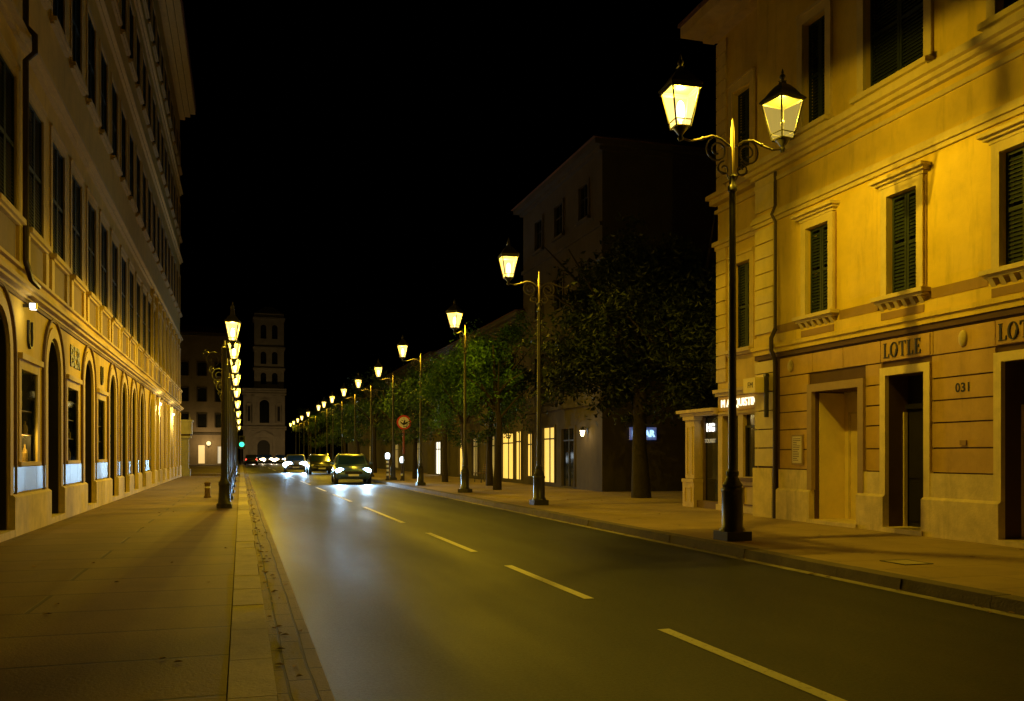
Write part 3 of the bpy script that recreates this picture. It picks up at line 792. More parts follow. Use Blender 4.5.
# ================================================================ THE LONG OCHRE BUILDINGS ON THE LEFT
XL = -3.6
def left_building(name, label, u0, u1, arches, shopwins, wins, h, pil=False):
    F = facade(XL, 1)
    t = thing(name, label, 'building', (XL,u0,0))
    ops = []; fl = [(5.42,2.33),(10.1,2.3),(14.7,2.1),(18.9,1.8)]
    for z, hh in fl:
        for c in wins: ops.append((c-.64,c+.64,z,z+hh))
    hw = .66; zs = 3.08; apex = 3.78
    aops = [(c-hw,c+hw,WALK,apex,.55) for c in arches]
    sops = [(c-.64,c+.64,1.33,2.92,.10) for c in shopwins]
    b = MB(); wall(b,F,u0,u1,4.15,h,ops,.30); shell(b,F,u0,u1,0,h,12); b.build('upper_wall', M['ochre'], t)
    b = MB(); wall(b,F,u0,u1,0,4.15,aops+sops,.3)
    for c in arches: arch_fill(b,F,c,hw,zs,apex,.55)
    b.build('ground_wall', M['ochre'], t)
    # arch mouldings, doors in the arches and their steps
    for i, c in enumerate(arches):
        b = MB(); arch_ring(b,F,c,hw+.005,hw+.20,zs,.80,0,.035,ky=1.06); o = b.build('arch_surround', M['ochretrim'], t)
        b = MB(); arch_ring(b,F,c,hw+.36,hw+.41,zs,.80,0,.05,ky=1.02); b.build('arch_rim', M['ochredark'], t)
        b = MB(); b.fbox(F,c-hw,c+hw,-.55,-.50,WALK,apex); b.fbox(F,c-hw,c-.02,-.50,-.46,.35,2.6); b.fbox(F,c+.02,c+hw,-.50,-.46,.35,2.6); b.fbox(F,c-hw,c+hw,-.50,-.42,2.66,2.78)
        d = b.build('door', M['dark'], t)
        b = MB(); arch_ring(b,F,c,hw-.05,hw-.004,zs,.24,-.49,-.02,ky=1.05); b.build('door_casing', M['dark'], t)  # dark lining: shade in the arch reveals put in as colour
        b = MB(); b.ball(F(c+.08,-.44,1.2),.03); b.build('handle', M['chrome'], d)
        b = MB(); b.fbox(F,c-hw,c+hw,-.5,.10,WALK-.02,.24); b.build('door_step', M['plinth'], t)
    # plinth and the white panels between the arches
    xs = sorted([(c-hw-.02,c+hw+.02) for c in arches]); cur = u0
    pn = []
    for a, c in xs + [(u1,u1)]:
        if a-cur > .15:
            b = MB(); b.fbox(F,cur,a,0,.10,WALK-.02,.76); b.hexa([F(cur,0,.76),F(a,0,.76),F(a,.10,.76),F(cur,.10,.76),F(cur,0,.80),F(a,0,.80),F(a,.055,.80),F(cur,.055,.80)])
            b.build('plinth', M['plinth'], t)
            pn.append((cur,a))
        cur = max(cur,c)
    for a, c in pn:
        if c-a > .4:
            n = 3 if c-a > 2 else 1; e = .12 if c-a > 2 else .06; wd = (c-a-2*e)/n
            for k in range(n):
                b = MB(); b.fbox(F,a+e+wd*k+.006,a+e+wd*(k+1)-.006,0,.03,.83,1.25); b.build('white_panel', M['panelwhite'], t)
    # shop windows
    for i, c in enumerate(shopwins):
        b = MB(); frame_rect(b,F,c-.64,c+.64,1.33,2.92,.16,0,.02); b.fbox(F,c-.85,c+.85,0,.08,3.08,3.18); b.fbox(F,c-.80,c+.80,0,.05,1.26,1.33)
        wn = b.build('shop_window', M['ochretrim'], t)
        b = MB(); b.fbox(F,c-.64,c+.64,-.016,-.008,1.33,2.92); b.build('pane', M['glass'], wn)
        b = MB(); b.fbox(F,c-.70,c+.70,-.42,-.40,1.33,2.96); b.fbox(F,c-.66,c-.64,-.40,-.02,1.33,2.92); b.fbox(F,c+.64,c+.66,-.40,-.02,1.33,2.92); b.fbox(F,c-.64,c+.64,-.40,-.02,2.92,2.94)
        b.build('window_lining', M['dark'], wn)
        b = MB(); b.fbox(F,c-.64,c+.64,-.40,-.03,1.31,1.33); b.fbox(F,c-.64,c+.64,-.34,-.08,1.80,1.82); b.fbox(F,c-.64,c+.64,-.34,-.08,2.22,2.24)
        b.build('display_shelf', M['shelf'], wn)
        rr = random.Random(int(c*10)); b = MB()
        for k in range(9):
            u = c-.54+k*.135; hh = rr.uniform(.20,.36); dp = -rr.uniform(.12,.28)
            b.lathe([(.045,0),(.045,hh*.62),(.016,hh*.8),(.016,hh)],F(u,dp,1.331),8)
            if k % 3: b.lathe([(.05,0),(.05,hh*.5),(.02,hh*.62),(.02,hh*.8)],F(u,dp,1.821),8)
        b.build('bottle_display', M['bottle'], wn)
        b = MB(); b.fbox(F,c+.05,c+.3,-.2,-.17,2.3,2.6); b.fbox(F,c-.5,c-.28,-.2,-.17,2.28,2.5); b.build('picture_card', M['goods'], wn)
        if abs(c-17.75) < .1:
            for du in (-.33,0,.33): point('display_light', wn, Vector(F(c+du,-.10,1.76))-Vector(t.location), 10, (1,.62,.14), .03)
    # stone courses
    b = MB(); b.fbox(F,u0,u1,0,.06,4.15,4.20); b.fbox(F,u0,u1,0,.16,4.20,4.26); b.fbox(F,u0,u1,0,.22,4.26,4.33); b.fbox(F,u0,u1,0,.07,4.60,4.66); b.build('string_course', M['ochretrim'], t)
    b = MB(); b.fbox(F,u0,u1,0,.04,4.09,4.147); b.fbox(F,u0,u1,0,.05,4.335,4.38); b.build('shadow_moulding', M['ochredark'], t)  # dark ochre strips below and above the string course
    b = MB()
    for z in (8.40,13.2,17.4): b.fbox(F,u0,u1,0,.08,z,z+.10); b.fbox(F,u0,u1,0,.18,z+.10,z+.18); b.fbox(F,u0,u1,0,.10,z+.18,z+.26)
    b.fbox(F,u0,u1,0,.3,h-.9,h-.7); b.fbox(F,u0,u1,0,.6,h-.7,h-.5); b.fbox(F,u0,u1,0,.9,h-.5,h-.3)
    b.build('cornice', M['ochretrim'], t)
    b = MB(); b.fbox(F,u0,u1,-12,.95,h-.299,h+.1); b.build('roof', M['roof'], t)
    # balustrade panels below first floor windows
    for c in wins:
        b = MB(); b.fbox(F,c-.52,c+.52,.0,.03,4.70,5.25); b.build('balustrade_panel', M['panelstone'], t)
        for q in (-.80,.80):
            b = MB(); b.fbox(F,c+q-.13,c+q+.13,0,.06,4.66,5.28); b.build('pedestal', M['ochretrim'], t)
    if pil:
        ps = [(wins[i]+wins[i+1])/2 for i in range(len(wins)-1)]
        for c in ps:
            b = MB(); b.fbox(F,c-.16,c+.16,0,.09,5.28,8.2); b.fbox(F,c-.2,c+.2,0,.13,8.2,8.38); b.build('pilaster', M['ochretrim'], t)
            b = MB(); b.fbox(F,c-.2,c+.2,0,.14,.80,4.0); b.build('lower_pilaster', M['ochretrim'], t)
    for z, hh in fl:
        pr = None
        for c in wins:
            if pr is None: o = pr = shuttered_window(t,1,1.28,hh,M['ochretrim'],'plain' if z < 6 else 'simple',M['shutter'])
            else: o = copy_tree(pr,t)
            o.location = (0,c-u0,z)
    return t
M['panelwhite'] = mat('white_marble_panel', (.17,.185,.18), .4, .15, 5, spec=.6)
LA = [7.0,11.3,15.6,19.9,24.2,28.5,31.25,33.95,36.6]
LS = [9.15,13.45,17.75,22.05,26.35]
LW = [16.1+2.15*k for k in range(-4,11)]
L1 = left_building('arcaded_building','long ochre building at the left kerbside pavement with dark arched doors and BER letters',5.0,38.4,LA,LS,[c for c in LW if c < 38],23.0)
L2 = left_building('pilastered_building','brightly lit ochre building farther down the left pavement with close set pilasters',38.4,59.0,[40.3+2.7*k for k in range(7)],[],[39.6+2.1*k for k in range(10)],23.0,pil=True)
F = facade(XL,1)
text('lettering','BER',.66,F(22.35,.012,3.62),ROT_L,M['letter'],L1,extrude=.012,offset=.012,sx=1.15)
# horseshoe ornaments
for u in (17.75,26.35):
    b = MB(); pts = [F(u+.13,.02,3.82),F(u+.15,.02,3.6)]+[F(u+.15*math.cos(PI*k/8),.02,3.52-.17*math.sin(PI*k/8)) for k in range(9)]+[F(u-.15,.02,3.6),F(u-.13,.02,3.82)]
    b.tube(pts,.028,6); b.build('horseshoe_ornament', M['letter'], L1, smooth=True)
b = MB(); b.tube([F(17.02,.10,13.1),F(17.02,.10,8.75),F(17.02,.24,8.6),F(17.02,.24,8.3),F(17.02,.10,8.15),F(17.02,.10,4.75),F(17.3,.12,4.5),F(17.9,.12,4.46)],.05); b.build('downpipe', M['lead'], L1, smooth=True)
# wall lamps
def flood(label, u, z, watts):
    t = thing('wall_lamp', label, 'wall lamp', F(u,.05,z), 'lamps on the left facades')
    b = MB(); b.fbox(F,u-.03,u+.03,.0,.16,z-.02,z+.03); b.build('bracket', M['iron'], t)
    b = MB(); b.fbox(F,u-.07,u+.06,.10,.22,z-.05,z+.06); b.build('housing', M['iron'], t)
    b = MB(); b.fbox(F,u-.075,u-.0705,.115,.205,z-.035,z+.045); b.fbox(F,u-.06,u+.05,.115,.205,z-.056,z-.0505); b.build('lens', M['floodlens'], t)
    point('lamp_light', t, Vector(F(u-.3,.35,z-.22))-Vector(t.location), watts, (1,.8,.35), .06)
    return t
M['floodlens'] = emit('flood_lens', (1,.95,.85), 4)
flood('small white wall lamp above the shop window with shelves',17.3,4.02,6)
flood('first of two wall lamps on the pilastered building, under its string course',43.0,3.72,110)
flood('second, farther wall lamp near the end of the pilastered building',51.0,3.60,110)

# ================================================================ STREET LAMPS
def spiral(cx, cz, r0, turns, start, sgn, n=26):
    return [(cx + sgn*(r0*(1-.72*k/n))*math.cos(start+turns*2*PI*k/n), 0, cz + (r0*(1-.72*k/n))*math.sin(start+turns*2*PI*k/n)) for k in range(n+1)]
def lantern(parent, x, z, lit, rz, watts, bulb_h, light_h=.9, lname='lantern', ww=1.0, H=.60, lip=0.0):
    """four-sided lantern standing on its arm at (x, z)"""
    ca, sa = math.cos(rz), math.sin(rz)
    def P(a, b_, c): return (x + a*ca - b_*sa, a*sa + b_*ca, z + c)
    hb, ht = .115*ww, .225*ww
    zb = .10
    b = MB()
    cb = [P(sx*hb,sy*hb,zb) for sx,sy in ((-1,-1),(1,-1),(1,1),(-1,1))]
    ct = [P(sx*ht,sy*ht,zb+H) for sx,sy in ((-1,-1),(1,-1),(1,1),(-1,1))]
    for k in range(4):
        b.tube([cb[k],ct[k]],.014,6); b.tube([cb[k],cb[(k+1)%4]],.016,6); b.tube([ct[k],ct[(k+1)%4]],.018,6)
    f = .16
    mid = [tuple(Vector(cb[k]).lerp(Vector(ct[k]),f)) for k in range(4)]
    for k in range(4): b.tube([mid[k],mid[(k+1)%4]],.010,6)
    b.lathe([(.03,-.10),(.05,-.06),(.03,-.02),(.045,.0),(.11*ww,.08),(.12*ww,.097)],P(0,0,0),12)
    ln = b.build(lname, M['iron'], parent, smooth=True)
    e = .012
    g_ = MB()
    for k in range(4):
        k2 = (k+1) % 4
        c = Vector(P(0,0,zb+H/2))
        q = [Vector(cb[k]),Vector(cb[k2]),Vector(ct[k2]),Vector(ct[k])]
        q = [c + (v-c)*.965 for v in q]
        g_.quad(*q)
    g_.build('glass', M['litglass'] if lit == 1 else M['dimglass'], ln, fix=False)
    r = MB()
    r4 = math.sqrt(2)
    r.lathe([(ht*r4+.045*ww,zb+H+.005),(ht*r4+.05*ww,zb+H+.03),(ht*r4*.86,zb+H+.10*ww),(ht*r4*.62,zb+H+.19*ww),(ht*r4*.36,zb+H+.26*ww),(.06,zb+H+.29),(.055,zb+H+.32),(.07,zb+H+.335),(.03,zb+H+.35)],P(0,0,0),4,rz+PI/4)
    r.build('roof', M['iron'], ln)
    if lip:  # rim added under the roof to cut off upward light
        hh_ = ht + .022; q4 = [(-hh_,-hh_),(hh_,-hh_),(hh_,hh_),(-hh_,hh_)]; q5 = [(a_*.955,b_*.955) for a_, b_ in q4]
        lp = MB()
        for k in range(4):
            k2 = (k+1) % 4
            lp.hexa([P(*q5[k],zb+H-lip),P(*q5[k2],zb+H-lip),P(*q4[k2],zb+H-lip),P(*q4[k],zb+H-lip),P(*q5[k],zb+H+.004),P(*q5[k2],zb+H+.004),P(*q4[k2],zb+H+.004),P(*q4[k],zb+H+.004)])
        lp.build('roof_rim', M['iron'], ln)
    fi = MB(); fi.lathe([(.025,zb+H+.35),(.05,zb+H+.39),(.045,zb+H+.42),(.015,zb+H+.45),(.022,zb+H+.47),(.004,zb+H+.53)],P(0,0,0),10); fi.build('finial', M['iron'], ln, smooth=True)
    bu = MB(); bz = zb+H*.42
    bu.ball(P(0,0,bz),(.07*ww,.07*ww,H*.27) if lit == 1 else (.03,.03,.06),12,10); bu.tube([P(0,0,zb),P(0,0,bz)],.02,6)
    bu.build('bulb', M['bulb'] if lit == 1 else M['white'], ln, smooth=True)
    if lit: point('lamp_light', ln, P(0,0,zb+H*light_h), watts, LAMP, .018)
    return ln
def scroll_arm(parent, sg, reach, z0):
    b = MB()
    # arm: from the pole out and up to the lantern foot
    ar = [(sg*.05,0,z0+.30),(sg*.20,0,z0+.40),(sg*.36,0,z0+.43),(sg*.55,0,z0+.36),(sg*.72,0,z0+.315),(sg*(reach-.04),0,z0+.34),(sg*reach,0,z0+.40)]
    b.tube(ar,[.02,.02,.02,.019,.018,.018,.02],8)
    b.tube(spiral(sg*.27,z0+.22,.21,1.55,PI/2,-sg),.015,7)
    b.tube(spiral(sg*.15,z0-.06,.115,1.2,PI/2,-sg),.013,7)
    b.tube([(sg*.06,0,z0-.22),(sg*.10,0,z0-.14),(sg*.255,0,z0-.10),(sg*.265,0,z0-.05)],.012,7)
    b.ball((sg*.52,0,z0+.375),.03,8,6)
    return b.build('arm', M['armiron'], parent, smooth=True)
def right_lamp(both=True, watts=800, lh=.93):
    t = thing('street_lamp','','street lamp',(0,0,0))
    b = MB(); b.box(-.215,.215,-.215,.215,0,.14)
    b.lathe([(.205,.14),(.20,.17),(.165,.21),(.165,.74),(.175,.76),(.175,.80),(.15,.83)],(0,0,0),8,PI/8)
    b.lathe([(.15,.83),(.16,.86),(.12,.92),(.085,.99),(.10,1.02),(.10,1.07),(.07,1.10)],(0,0,0),16)
    b.build('base', M['iron'], t, smooth=True)
    b = MB(); b.lathe([(.066,1.10),(.064,1.6),(.058,3.2),(.052,5.45),(.075,5.47),(.075,5.53),(.05,5.56),(.05,5.66),(.065,5.69),(.03,5.73)],(0,0,0),14); b.build('pole', M['iron'], t, smooth=True)
    b = MB(); b.lathe([(.033,5.73),(.036,6.0),(.030,6.4),(.012,6.56),(.003,6.60)],(0,0,0),10); b.build('spike', M['irontip'], t, smooth=True)
    for sg in (-1,1): scroll_arm(t, sg, .90, 5.86)
    lantern(t,-.90,6.26,True,R(-4),watts,.95,lh,lip=.055)
    if both: lantern(t,.90,6.26,2,R(9),230,1.2,.72)  # low light added in the unlit pale lantern to fill its wall shadow
    return t
def left_lamp(watts=640):
    t = thing('pavement_lamp','','street lamp',(0,0,0))
    b = MB(); b.lathe([(.19,0),(.19,.10),(.15,.14),(.13,.55),(.145,.58),(.14,.64),(.10,.70),(.085,.78),(.095,.82),(.085,.86)],(0,0,0),12); b.build('base', M['iron'], t, smooth=True)
    b = MB(); b.lathe([(.085,.86),(.08,1.5),(.070,3.4),(.06,3.95),(.075,3.97),(.075,4.02),(.04,4.05),(.03,4.20)],(0,0,0),14); b.build('pole', M['iron'], t, smooth=True)
    b = MB(); b.tube([(0,0,3.85),(.06,0,3.98),(.16,0,4.0),(.2,0,4.04)],.022,8); b.tube(spiral(-.25,3.70,.20,1.4,PI/2,1),.014,7); b.tube([(0,0,3.8),(-.12,0,3.88),(-.25,0,3.90)],.016,7); b.tube(spiral(-.42,3.86,.10,1.2,PI/2,1),.012,7); b.build('arm', M['iron'], t, smooth=True)
    lantern(t,.2,4.10,True,R(-8),watts,.95,.885,ww=.72,H=.46)
    return t
RG = 'double armed lamps along the right pavement'
ordn = ['nearest','second','third','fourth','fifth','sixth','seventh','eighth','ninth','tenth','eleventh','twelfth','thirteenth','fourteenth','fifteenth']
RL = [(7.37,12.50,1.0,0),(7.62,22.8,.945,0),(7.60,31.0,.90,R(50)),(7.5,38.7,.875,0),(7.75,47.7,.86,0)]
for px, yv in ((371,54.4),(355,64),(342,74),(333,81.5),(327,93),(315.5,106),(308.5,118),(304,130),(299.5,142),(296,158)):
    a = math.atan((px-512)/900)+R(16.76); RL.append((7.6,7.6/math.tan(a),.85,0))
proto0 = right_lamp(True, 980, .96); proto = right_lamp(False, 640, .99)
for i, (x, y, sc, rz) in enumerate(RL):
    o = proto0 if i == 0 else proto if i == 1 else copy_tree(proto)
    o.location = (x,y,WALK); o.scale = (sc,sc,sc); o.rotation_euler = (0,0,rz)
    o['group'] = RG
    o['label'] = ('tall black double lamp post before the yellow building, one lantern lit and one pale' if i == 0 else
                  'second tall lamp post on the right pavement, standing before the bushy trees' if i == 1 else
                  f'{ordn[i]} lamp post in the receding row along the right pavement')
LGp = 'small lamps along the left kerb'
LY = [23.7,28.2,33,39,47,58,72,88,108]
proto = left_lamp()
for i, y in enumerate(LY):
    o = proto if i == 0 else copy_tree(proto)
    o.location = (-.40,y,WALK); o['group'] = LGp
    o['label'] = ('nearest lamp on a thick black post at the left kerb' if i == 0 else f'{ordn[i]} black lamp post in the receding row at the left kerb')

# ================================================================ TREES
def leaf_mesh(seed, rx, rz, zc, ncl, nl, ls):
    rr = random.Random(seed); mb = MB()
    lobes = []
    for k in range(15):
        d = Vector((rr.gauss(0,1),rr.gauss(0,1),rr.gauss(.15,.9))).normalized()
        lobes.append((d*rr.uniform(.45,.88), rr.uniform(.22,.42)))
    lobes.append((Vector((0,0,0)),.5))
    for c in range(ncl):
        ce, lr = rr.choice(lobes)
        p = ce + Vector((rr.gauss(0,1),rr.gauss(0,1),rr.gauss(0,.8))).normalized()*lr*rr.uniform(.3,1.1)
        if rr.random() < .06: p = p*1.22
        p = Vector((p.x*rx, p.y*rx, p.z*rz))
        cr = rr.uniform(.16,.44)
        for k in range(nl):
            q = p + Vector((rr.gauss(0,1),rr.gauss(0,1),rr.gauss(0,.75)))*cr*.62
            q.z += zc
            d = Vector((rr.uniform(-1,1),rr.uniform(-1,1),rr.uniform(-.9,.5))).normalized(); s_ = d.cross(Vector((rr.uniform(-1,1),rr.uniform(-1,1),1))).normalized()
            L = ls*rr.uniform(.7,1.3); Wd = L*.42
            n_ = d.cross(s_)*L*.12
            mb.v += [tuple(q-d*L*.5),tuple(q+s_*Wd*.5+n_),tuple(q+d*L*.5),tuple(q-s_*Wd*.5+n_)]
            i = len(mb.v)-4; mb.f.append((i,i+1,i+2,i+3))
    return mb
def make_tree(seed, h0, rx, rz, zc, ncl, nl, ls, tr, lm='leaf'):
    rr = random.Random(seed*7+1)
    t = thing('street_tree','','tree',(0,0,0))
    b = MB()
    zt = zc - rz*.35
    pts = [(0,0,-.05),(rr.uniform(-.04,.04),rr.uniform(-.04,.04),zt*.35),(rr.uniform(-.1,.1),rr.uniform(-.1,.1),zt*.7),(rr.uniform(-.12,.12),rr.uniform(-.12,.12),zt),(rr.uniform(-.2,.2),rr.uniform(-.2,.2),zc+rz*.5)]
    b.tube(pts,[tr*1.45,tr*1.0,tr*.9,tr*.75,tr*.2],9)
    for k in range(9):
        a = 2*PI*k/9+rr.uniform(-.3,.3); st = Vector(pts[2]).lerp(Vector(pts[3]), rr.uniform(.1,1.0)); ln = rx*rr.uniform(.6,.95); up = rr.uniform(.3,1.1)*rz
        e = st + Vector((math.cos(a)*ln,math.sin(a)*ln,up)); m_ = st.lerp(e,.5)+Vector((0,0,.12))
        b.tube([st,m_,e],[tr*.42,tr*.28,tr*.07],6)
    b.build('trunk', M['bark'], t, smooth=True)
    leaf_mesh(seed,rx,rz,zc,ncl,nl,ls).build('crown', M[lm], t, fix=False)
    return t
T1 = make_tree(11,0,1.55,1.9,3.95,210,42,.13,.11,'leaflight')     # bushy street tree, leaves coloured as if lamplit
T2 = make_tree(23,0,2.7,2.7,4.35,560,44,.15,.17)      # big spreading tree
T3 = make_tree(37,0,1.9,2.2,4.1,190,36,.17,.12,'fleaf')
TG = 'trees along the right pavement'
def put(proto, first, x, y, sc, rz, label):
    o = proto if first else copy_tree(proto)
    o.location = (x,y,WALK); o.scale = (sc,sc,sc); o.rotation_euler = (0,0,rz); o['label'] = label; o['group'] = TG
put(T2,True,11.9,25.6,1.32,0,'largest spreading tree standing in the dark gap between the houses')
put(T2,False,12.9,24.0,1.25,2.0,'broad dark tree beside the low corner shop with lit letters')
put(T2,False,15.2,27.2,1.25,4.1,'dark tree deepest in the yard between the houses, before the blind gable wall')
put(T2,False,14.6,22.6,1.15,5.2,'dark tree just behind the low corner shop roof')
put(T1,True,9.35,33.0,1.12,0,'bushy green tree right behind the second lamp post')
put(T1,False,8.55,35.0,.98,1.3,'slim tree just left of the second lamp post, nearer the kerb than its neighbours')
put(T3,True,10.3,37.5,1.05,0,'tree before the yellow shop windows')
put(T3,False,9.6,43.3,1.0,2.2,'tree left of the bench before the shop house')
for k, (x, y, s) in enumerate([(9.4,50,1.1),(9.4,58,1.15),(9.5,67,1.2),(9.5,77,1.2),(9.6,88,1.25),(9.6,101,1.3),(9.6,116,1.3),(9.7,133,1.35)]):
    put(T3,False,x,y,s,k*1.1,f'{["first","second","third","fourth","fifth","sixth","seventh","eighth"][k]} of the far trees in the dark row beyond the road sign')

# ================================================================ CARS (front faces -Y, towards the viewer)
M['headlamp'] = emit('headlamp', (.45,.75,1.0), 40)
M['headlamp_warm'] = emit('headlamp_warm', (1.0,.78,.45), 45)
M['taillamp'] = emit('taillamp', (1.0,.05,.03), 6)
def make_car(name, label, paint, lamp, watts, loc, rz=0, tail=False, group=None, lampr=.115):
    t = thing(name, label, 'car', (0,0,0), group)
    def ring(y, hw, z0, z1):
        e = .10
        return [(-hw+e,y,z0),(hw-e,y,z0),(hw-.01,y,z0+.12),(hw,y,(z0+z1)/2),(hw-.03,y,z1-.10),(hw-.14,y,z1),(-hw+.14,y,z1),(-hw+.03,y,z1-.10),(-hw,y,(z0+z1)/2),(-hw+.01,y,z0+.12)]
    st = [(-2.12,.66,.34,.62),(-2.05,.80,.26,.74),(-1.85,.87,.24,.80),(-1.3,.895,.24,.88),(-.80,.90,.24,.96),(0,.905,.24,.99),(1.1,.90,.24,1.0),(1.75,.88,.26,.99),(2.05,.82,.30,.94),(2.14,.70,.40,.84)]
    b = MB(); rs = []
    for s_ in st:
        rs.append(len(b.v)); b.v += ring(*s_)
    n = 10
    for a, c in zip(rs, rs[1:]):
        for k in range(n): b.f.append((a+k,a+(k+1)%n,c+(k+1)%n,c+k))
    b.f.append(tuple(rs[0]+k for k in range(n))); b.f.append(tuple(rs[-1]+k for k in reversed(range(n))))
    # cabin
    cs = [(-.95,.80,.95,.955),(-.20,.70,.95,1.43),(.3,.69,.95,1.50),(1.2,.68,.95,1.47),(1.75,.70,.95,1.25),(2.02,.76,.93,.97)]
    rs = []
    for y, hw, z0, z1 in cs:
        rs.append(len(b.v)); b.v += [(-.84,y,z0),(.84,y,z0),(hw,y,z1-.03),(hw-.08,y,z1),(-hw+.08,y,z1),(-hw,y,z1-.03)]
    for a, c in zip(rs, rs[1:]):
        for k in range(6): b.f.append((a+k,a+(k+1)%6,c+(k+1)%6,c+k))
    b.f.append(tuple(rs[0]+k for k in range(6))); b.f.append(tuple(rs[-1]+k for k in reversed(range(6))))
    body = b.build('body', paint, t, smooth=True)
    b = MB(); b.quad((-.70,-.93,.985),(.70,-.93,.985),(.62,-.26,1.405),(-.62,-.26,1.405)); b.build('windscreen', M['blueglass'], t, fix=False)
    b = MB()
    for sg in (-1,1):
        b.quad((sg*.845,-.62,1.03),(sg*.845,.45,1.03),(sg*.735,.40,1.40),(sg*.745,-.12,1.38)); b.quad((sg*.845,.52,1.03),(sg*.845,1.55,1.03),(sg*.74,1.25,1.38),(sg*.735,.47,1.40))
    b.build('side_window', M['darkglass'], t, fix=False)
    b = MB(); b.box(-.42,.42,-2.14,-2.06,.50,.62); b.box(-.60,.60,-2.12,-2.02,.30,.40); b.build('grille', M['rubber'], t)
    b = MB(); b.box(-.26,.26,-2.155,-2.142,.40,.50); b.build('number_plate', M['white'], t)
    b = MB(); b.tube([(-.45,-2.145,.635),(.45,-2.145,.635)],.012,6); b.build('chrome_bar', M['chrome'], t)
    b = MB()
    for sg in (-1,1): b.tube([(sg*.60,-.1,1.46),(sg*.60,0,1.53),(sg*.59,1.1,1.52),(sg*.59,1.2,1.46)],.018,6)
    b.build('roof_rail', M['chrome'], t)  # bright rails added in place of the reflection along the roof edge
    for sg in (-1,1):
        b = MB(); b.ball((sg*.96,-.62,1.03),(.10,.07,.07),10,6); b.tube([(sg*.86,-.60,1.0),(sg*.96,-.62,1.02)],.02,6); b.build('mirror', paint, t, smooth=True)
        b = MB(); b.ball((sg*.64,-2.0,.665),(lampr*1.35,.09,lampr*.8),12,8); b.build('headlight', lamp if not tail else M['white'], t, smooth=True)
        b = MB(); b.box(sg*.70-.09,sg*.70+.09,2.03,2.13,.72,.88); b.build('tail_light', M['taillamp'] if tail else M['red'], t)
        for yy in (-1.32,1.32):
            b = MB(); i0 = len(b.v); b.lathe([(.20,-.10),(.29,-.105),(.32,-.07),(.32,.07),(.29,.105),(.20,.10)],(0,0,0),22)
            b.v = [(sg*.82+v[2],yy+v[0],.32+v[1]) for v in b.v]; wh = b.build('wheel', M['rubber'], t, smooth=True)
            b = MB(); b.lathe([(.03,.0),(.19,.012),(.20,.0),(.20,-.012),(.03,-.02)],(0,0,0),14); b.v = [(sg*(.925+v[2]*.6),yy+v[0],.32+v[1]) for v in b.v]; b.build('rim', M['chrome'], wh, smooth=True)
        if watts:
            d = bpy.data.lights.new('headlight_beam','SPOT'); d.energy = watts; d.color = (.42,.70,1.0) if lamp is M['headlamp'] else (1,.8,.5); d.spot_size = R(95); d.spot_blend = .9; d.shadow_soft_size = .06
            o = bpy.data.objects.new('headlight_beam', d); C.objects.link(o); o.parent = t; o.location = (sg*.64,-2.16,.665); o.rotation_euler = (R(88.5),0,R(180))
    t.location = loc; t.rotation_euler = (0,0,rz)
    return t
def paintm(n, c): return mat(n, c, .28, .04, 3, metal=.3, spec=.6)
M['blueglass'] = mat('tinted_windscreen', (0.010, 0.028, 0.07), 0.12, 0.1, 2, spec=0.6)  # blue of the headlight glare put into the glass colour
P_SILV = paintm('silver_blue_paint',(.05,.11,.26)); P_DARK = paintm('dark_paint',(.03,.035,.04)); P_GREY = paintm('grey_paint',(.14,.14,.15))  # first paint carries the blue of the headlight glare in its colour
make_car('car','silver estate car with blazing white headlights driving toward the viewer near the right kerb',P_SILV,M['headlamp'],800,(5.45,47.0,0),R(-3),lampr=.17)
make_car('car','car hidden behind its dazzling headlights in the middle of the road',P_GREY,M['headlamp'],1700,(4.35,77,0),R(-2),lampr=.30)
make_car('car','dark unlit car parked at the right kerb between the two lit ones',P_DARK,M['white'],0,(5.75,70,0))
for k, (x, y, lb) in enumerate([(2.6,150,'left one of the far cars with orange headlights before the church'),(4.2,156,'middle one of the far cars with orange headlights before the church'),(6.0,148,'right one of the far cars with orange headlights before the church')]):
    make_car('car',lb,P_GREY,M['headlamp_warm'],150,(x,y,0),0,lampr=.30,group='far cars before the church')
make_car('car','far car seen from behind with red tail lights at the left kerb',P_DARK,M['white'],0,(1.4,135,0),PI,tail=False)
c_tail = [o for o in C.objects if o.name.startswith('car') and o.get('label','').startswith('far car seen')][0]
for ch in c_tail.children:
    if ch.name.startswith('tail_light'): ch.data.materials[0] = M['taillamp']

# ================================================================ STREET FURNITURE
sgn = thing('road_sign','round road sign with red rim and dark bird like symbol on red post','road sign',(8.0,45.8,WALK))
def disc(y, r, yt, m, nm, par, cx=8.0, cz=3.12, n=28):
    b = MB(); a = [(cx+r*math.cos(2*PI*k/n),y,cz+r*math.sin(2*PI*k/n)) for k in range(n)]; b.prism(a,[(p[0],p[1]+yt,p[2]) for p in a]); return b.build(nm, m, par)
disc(45.78,.37,.02,M['red'],'red_rim',sgn); f_ = disc(45.772,.285,.0075,mat('sign_face',(.75,.70,.62),.5,.05),'face',sgn)
b = MB()
for pl in ([(-.20,.06),(-.05,-.04),(.0,-.14),(-.06,-.13),(-.17,-.03)],[(.0,-.14),(.05,-.02),(.20,.05),(.20,-.03),(.10,-.10)],[(-.05,-.04),(.03,.13),(.08,.11),(.05,-.02),(.0,-.14)]):
    b.prism([(8.0+x,45.771,3.12+z) for x,z in pl],[(8.0+x,45.765,3.12+z) for x,z in pl])
b.build('symbol', M['letter'], f_)
b = MB(); b.tube([(8.0,45.83,1.5),(8.0,45.83,3.4)],.06,10); b.build('post', mat('faded_red_paint',(.22,.05,.03),.6,.15), sgn, smooth=True)
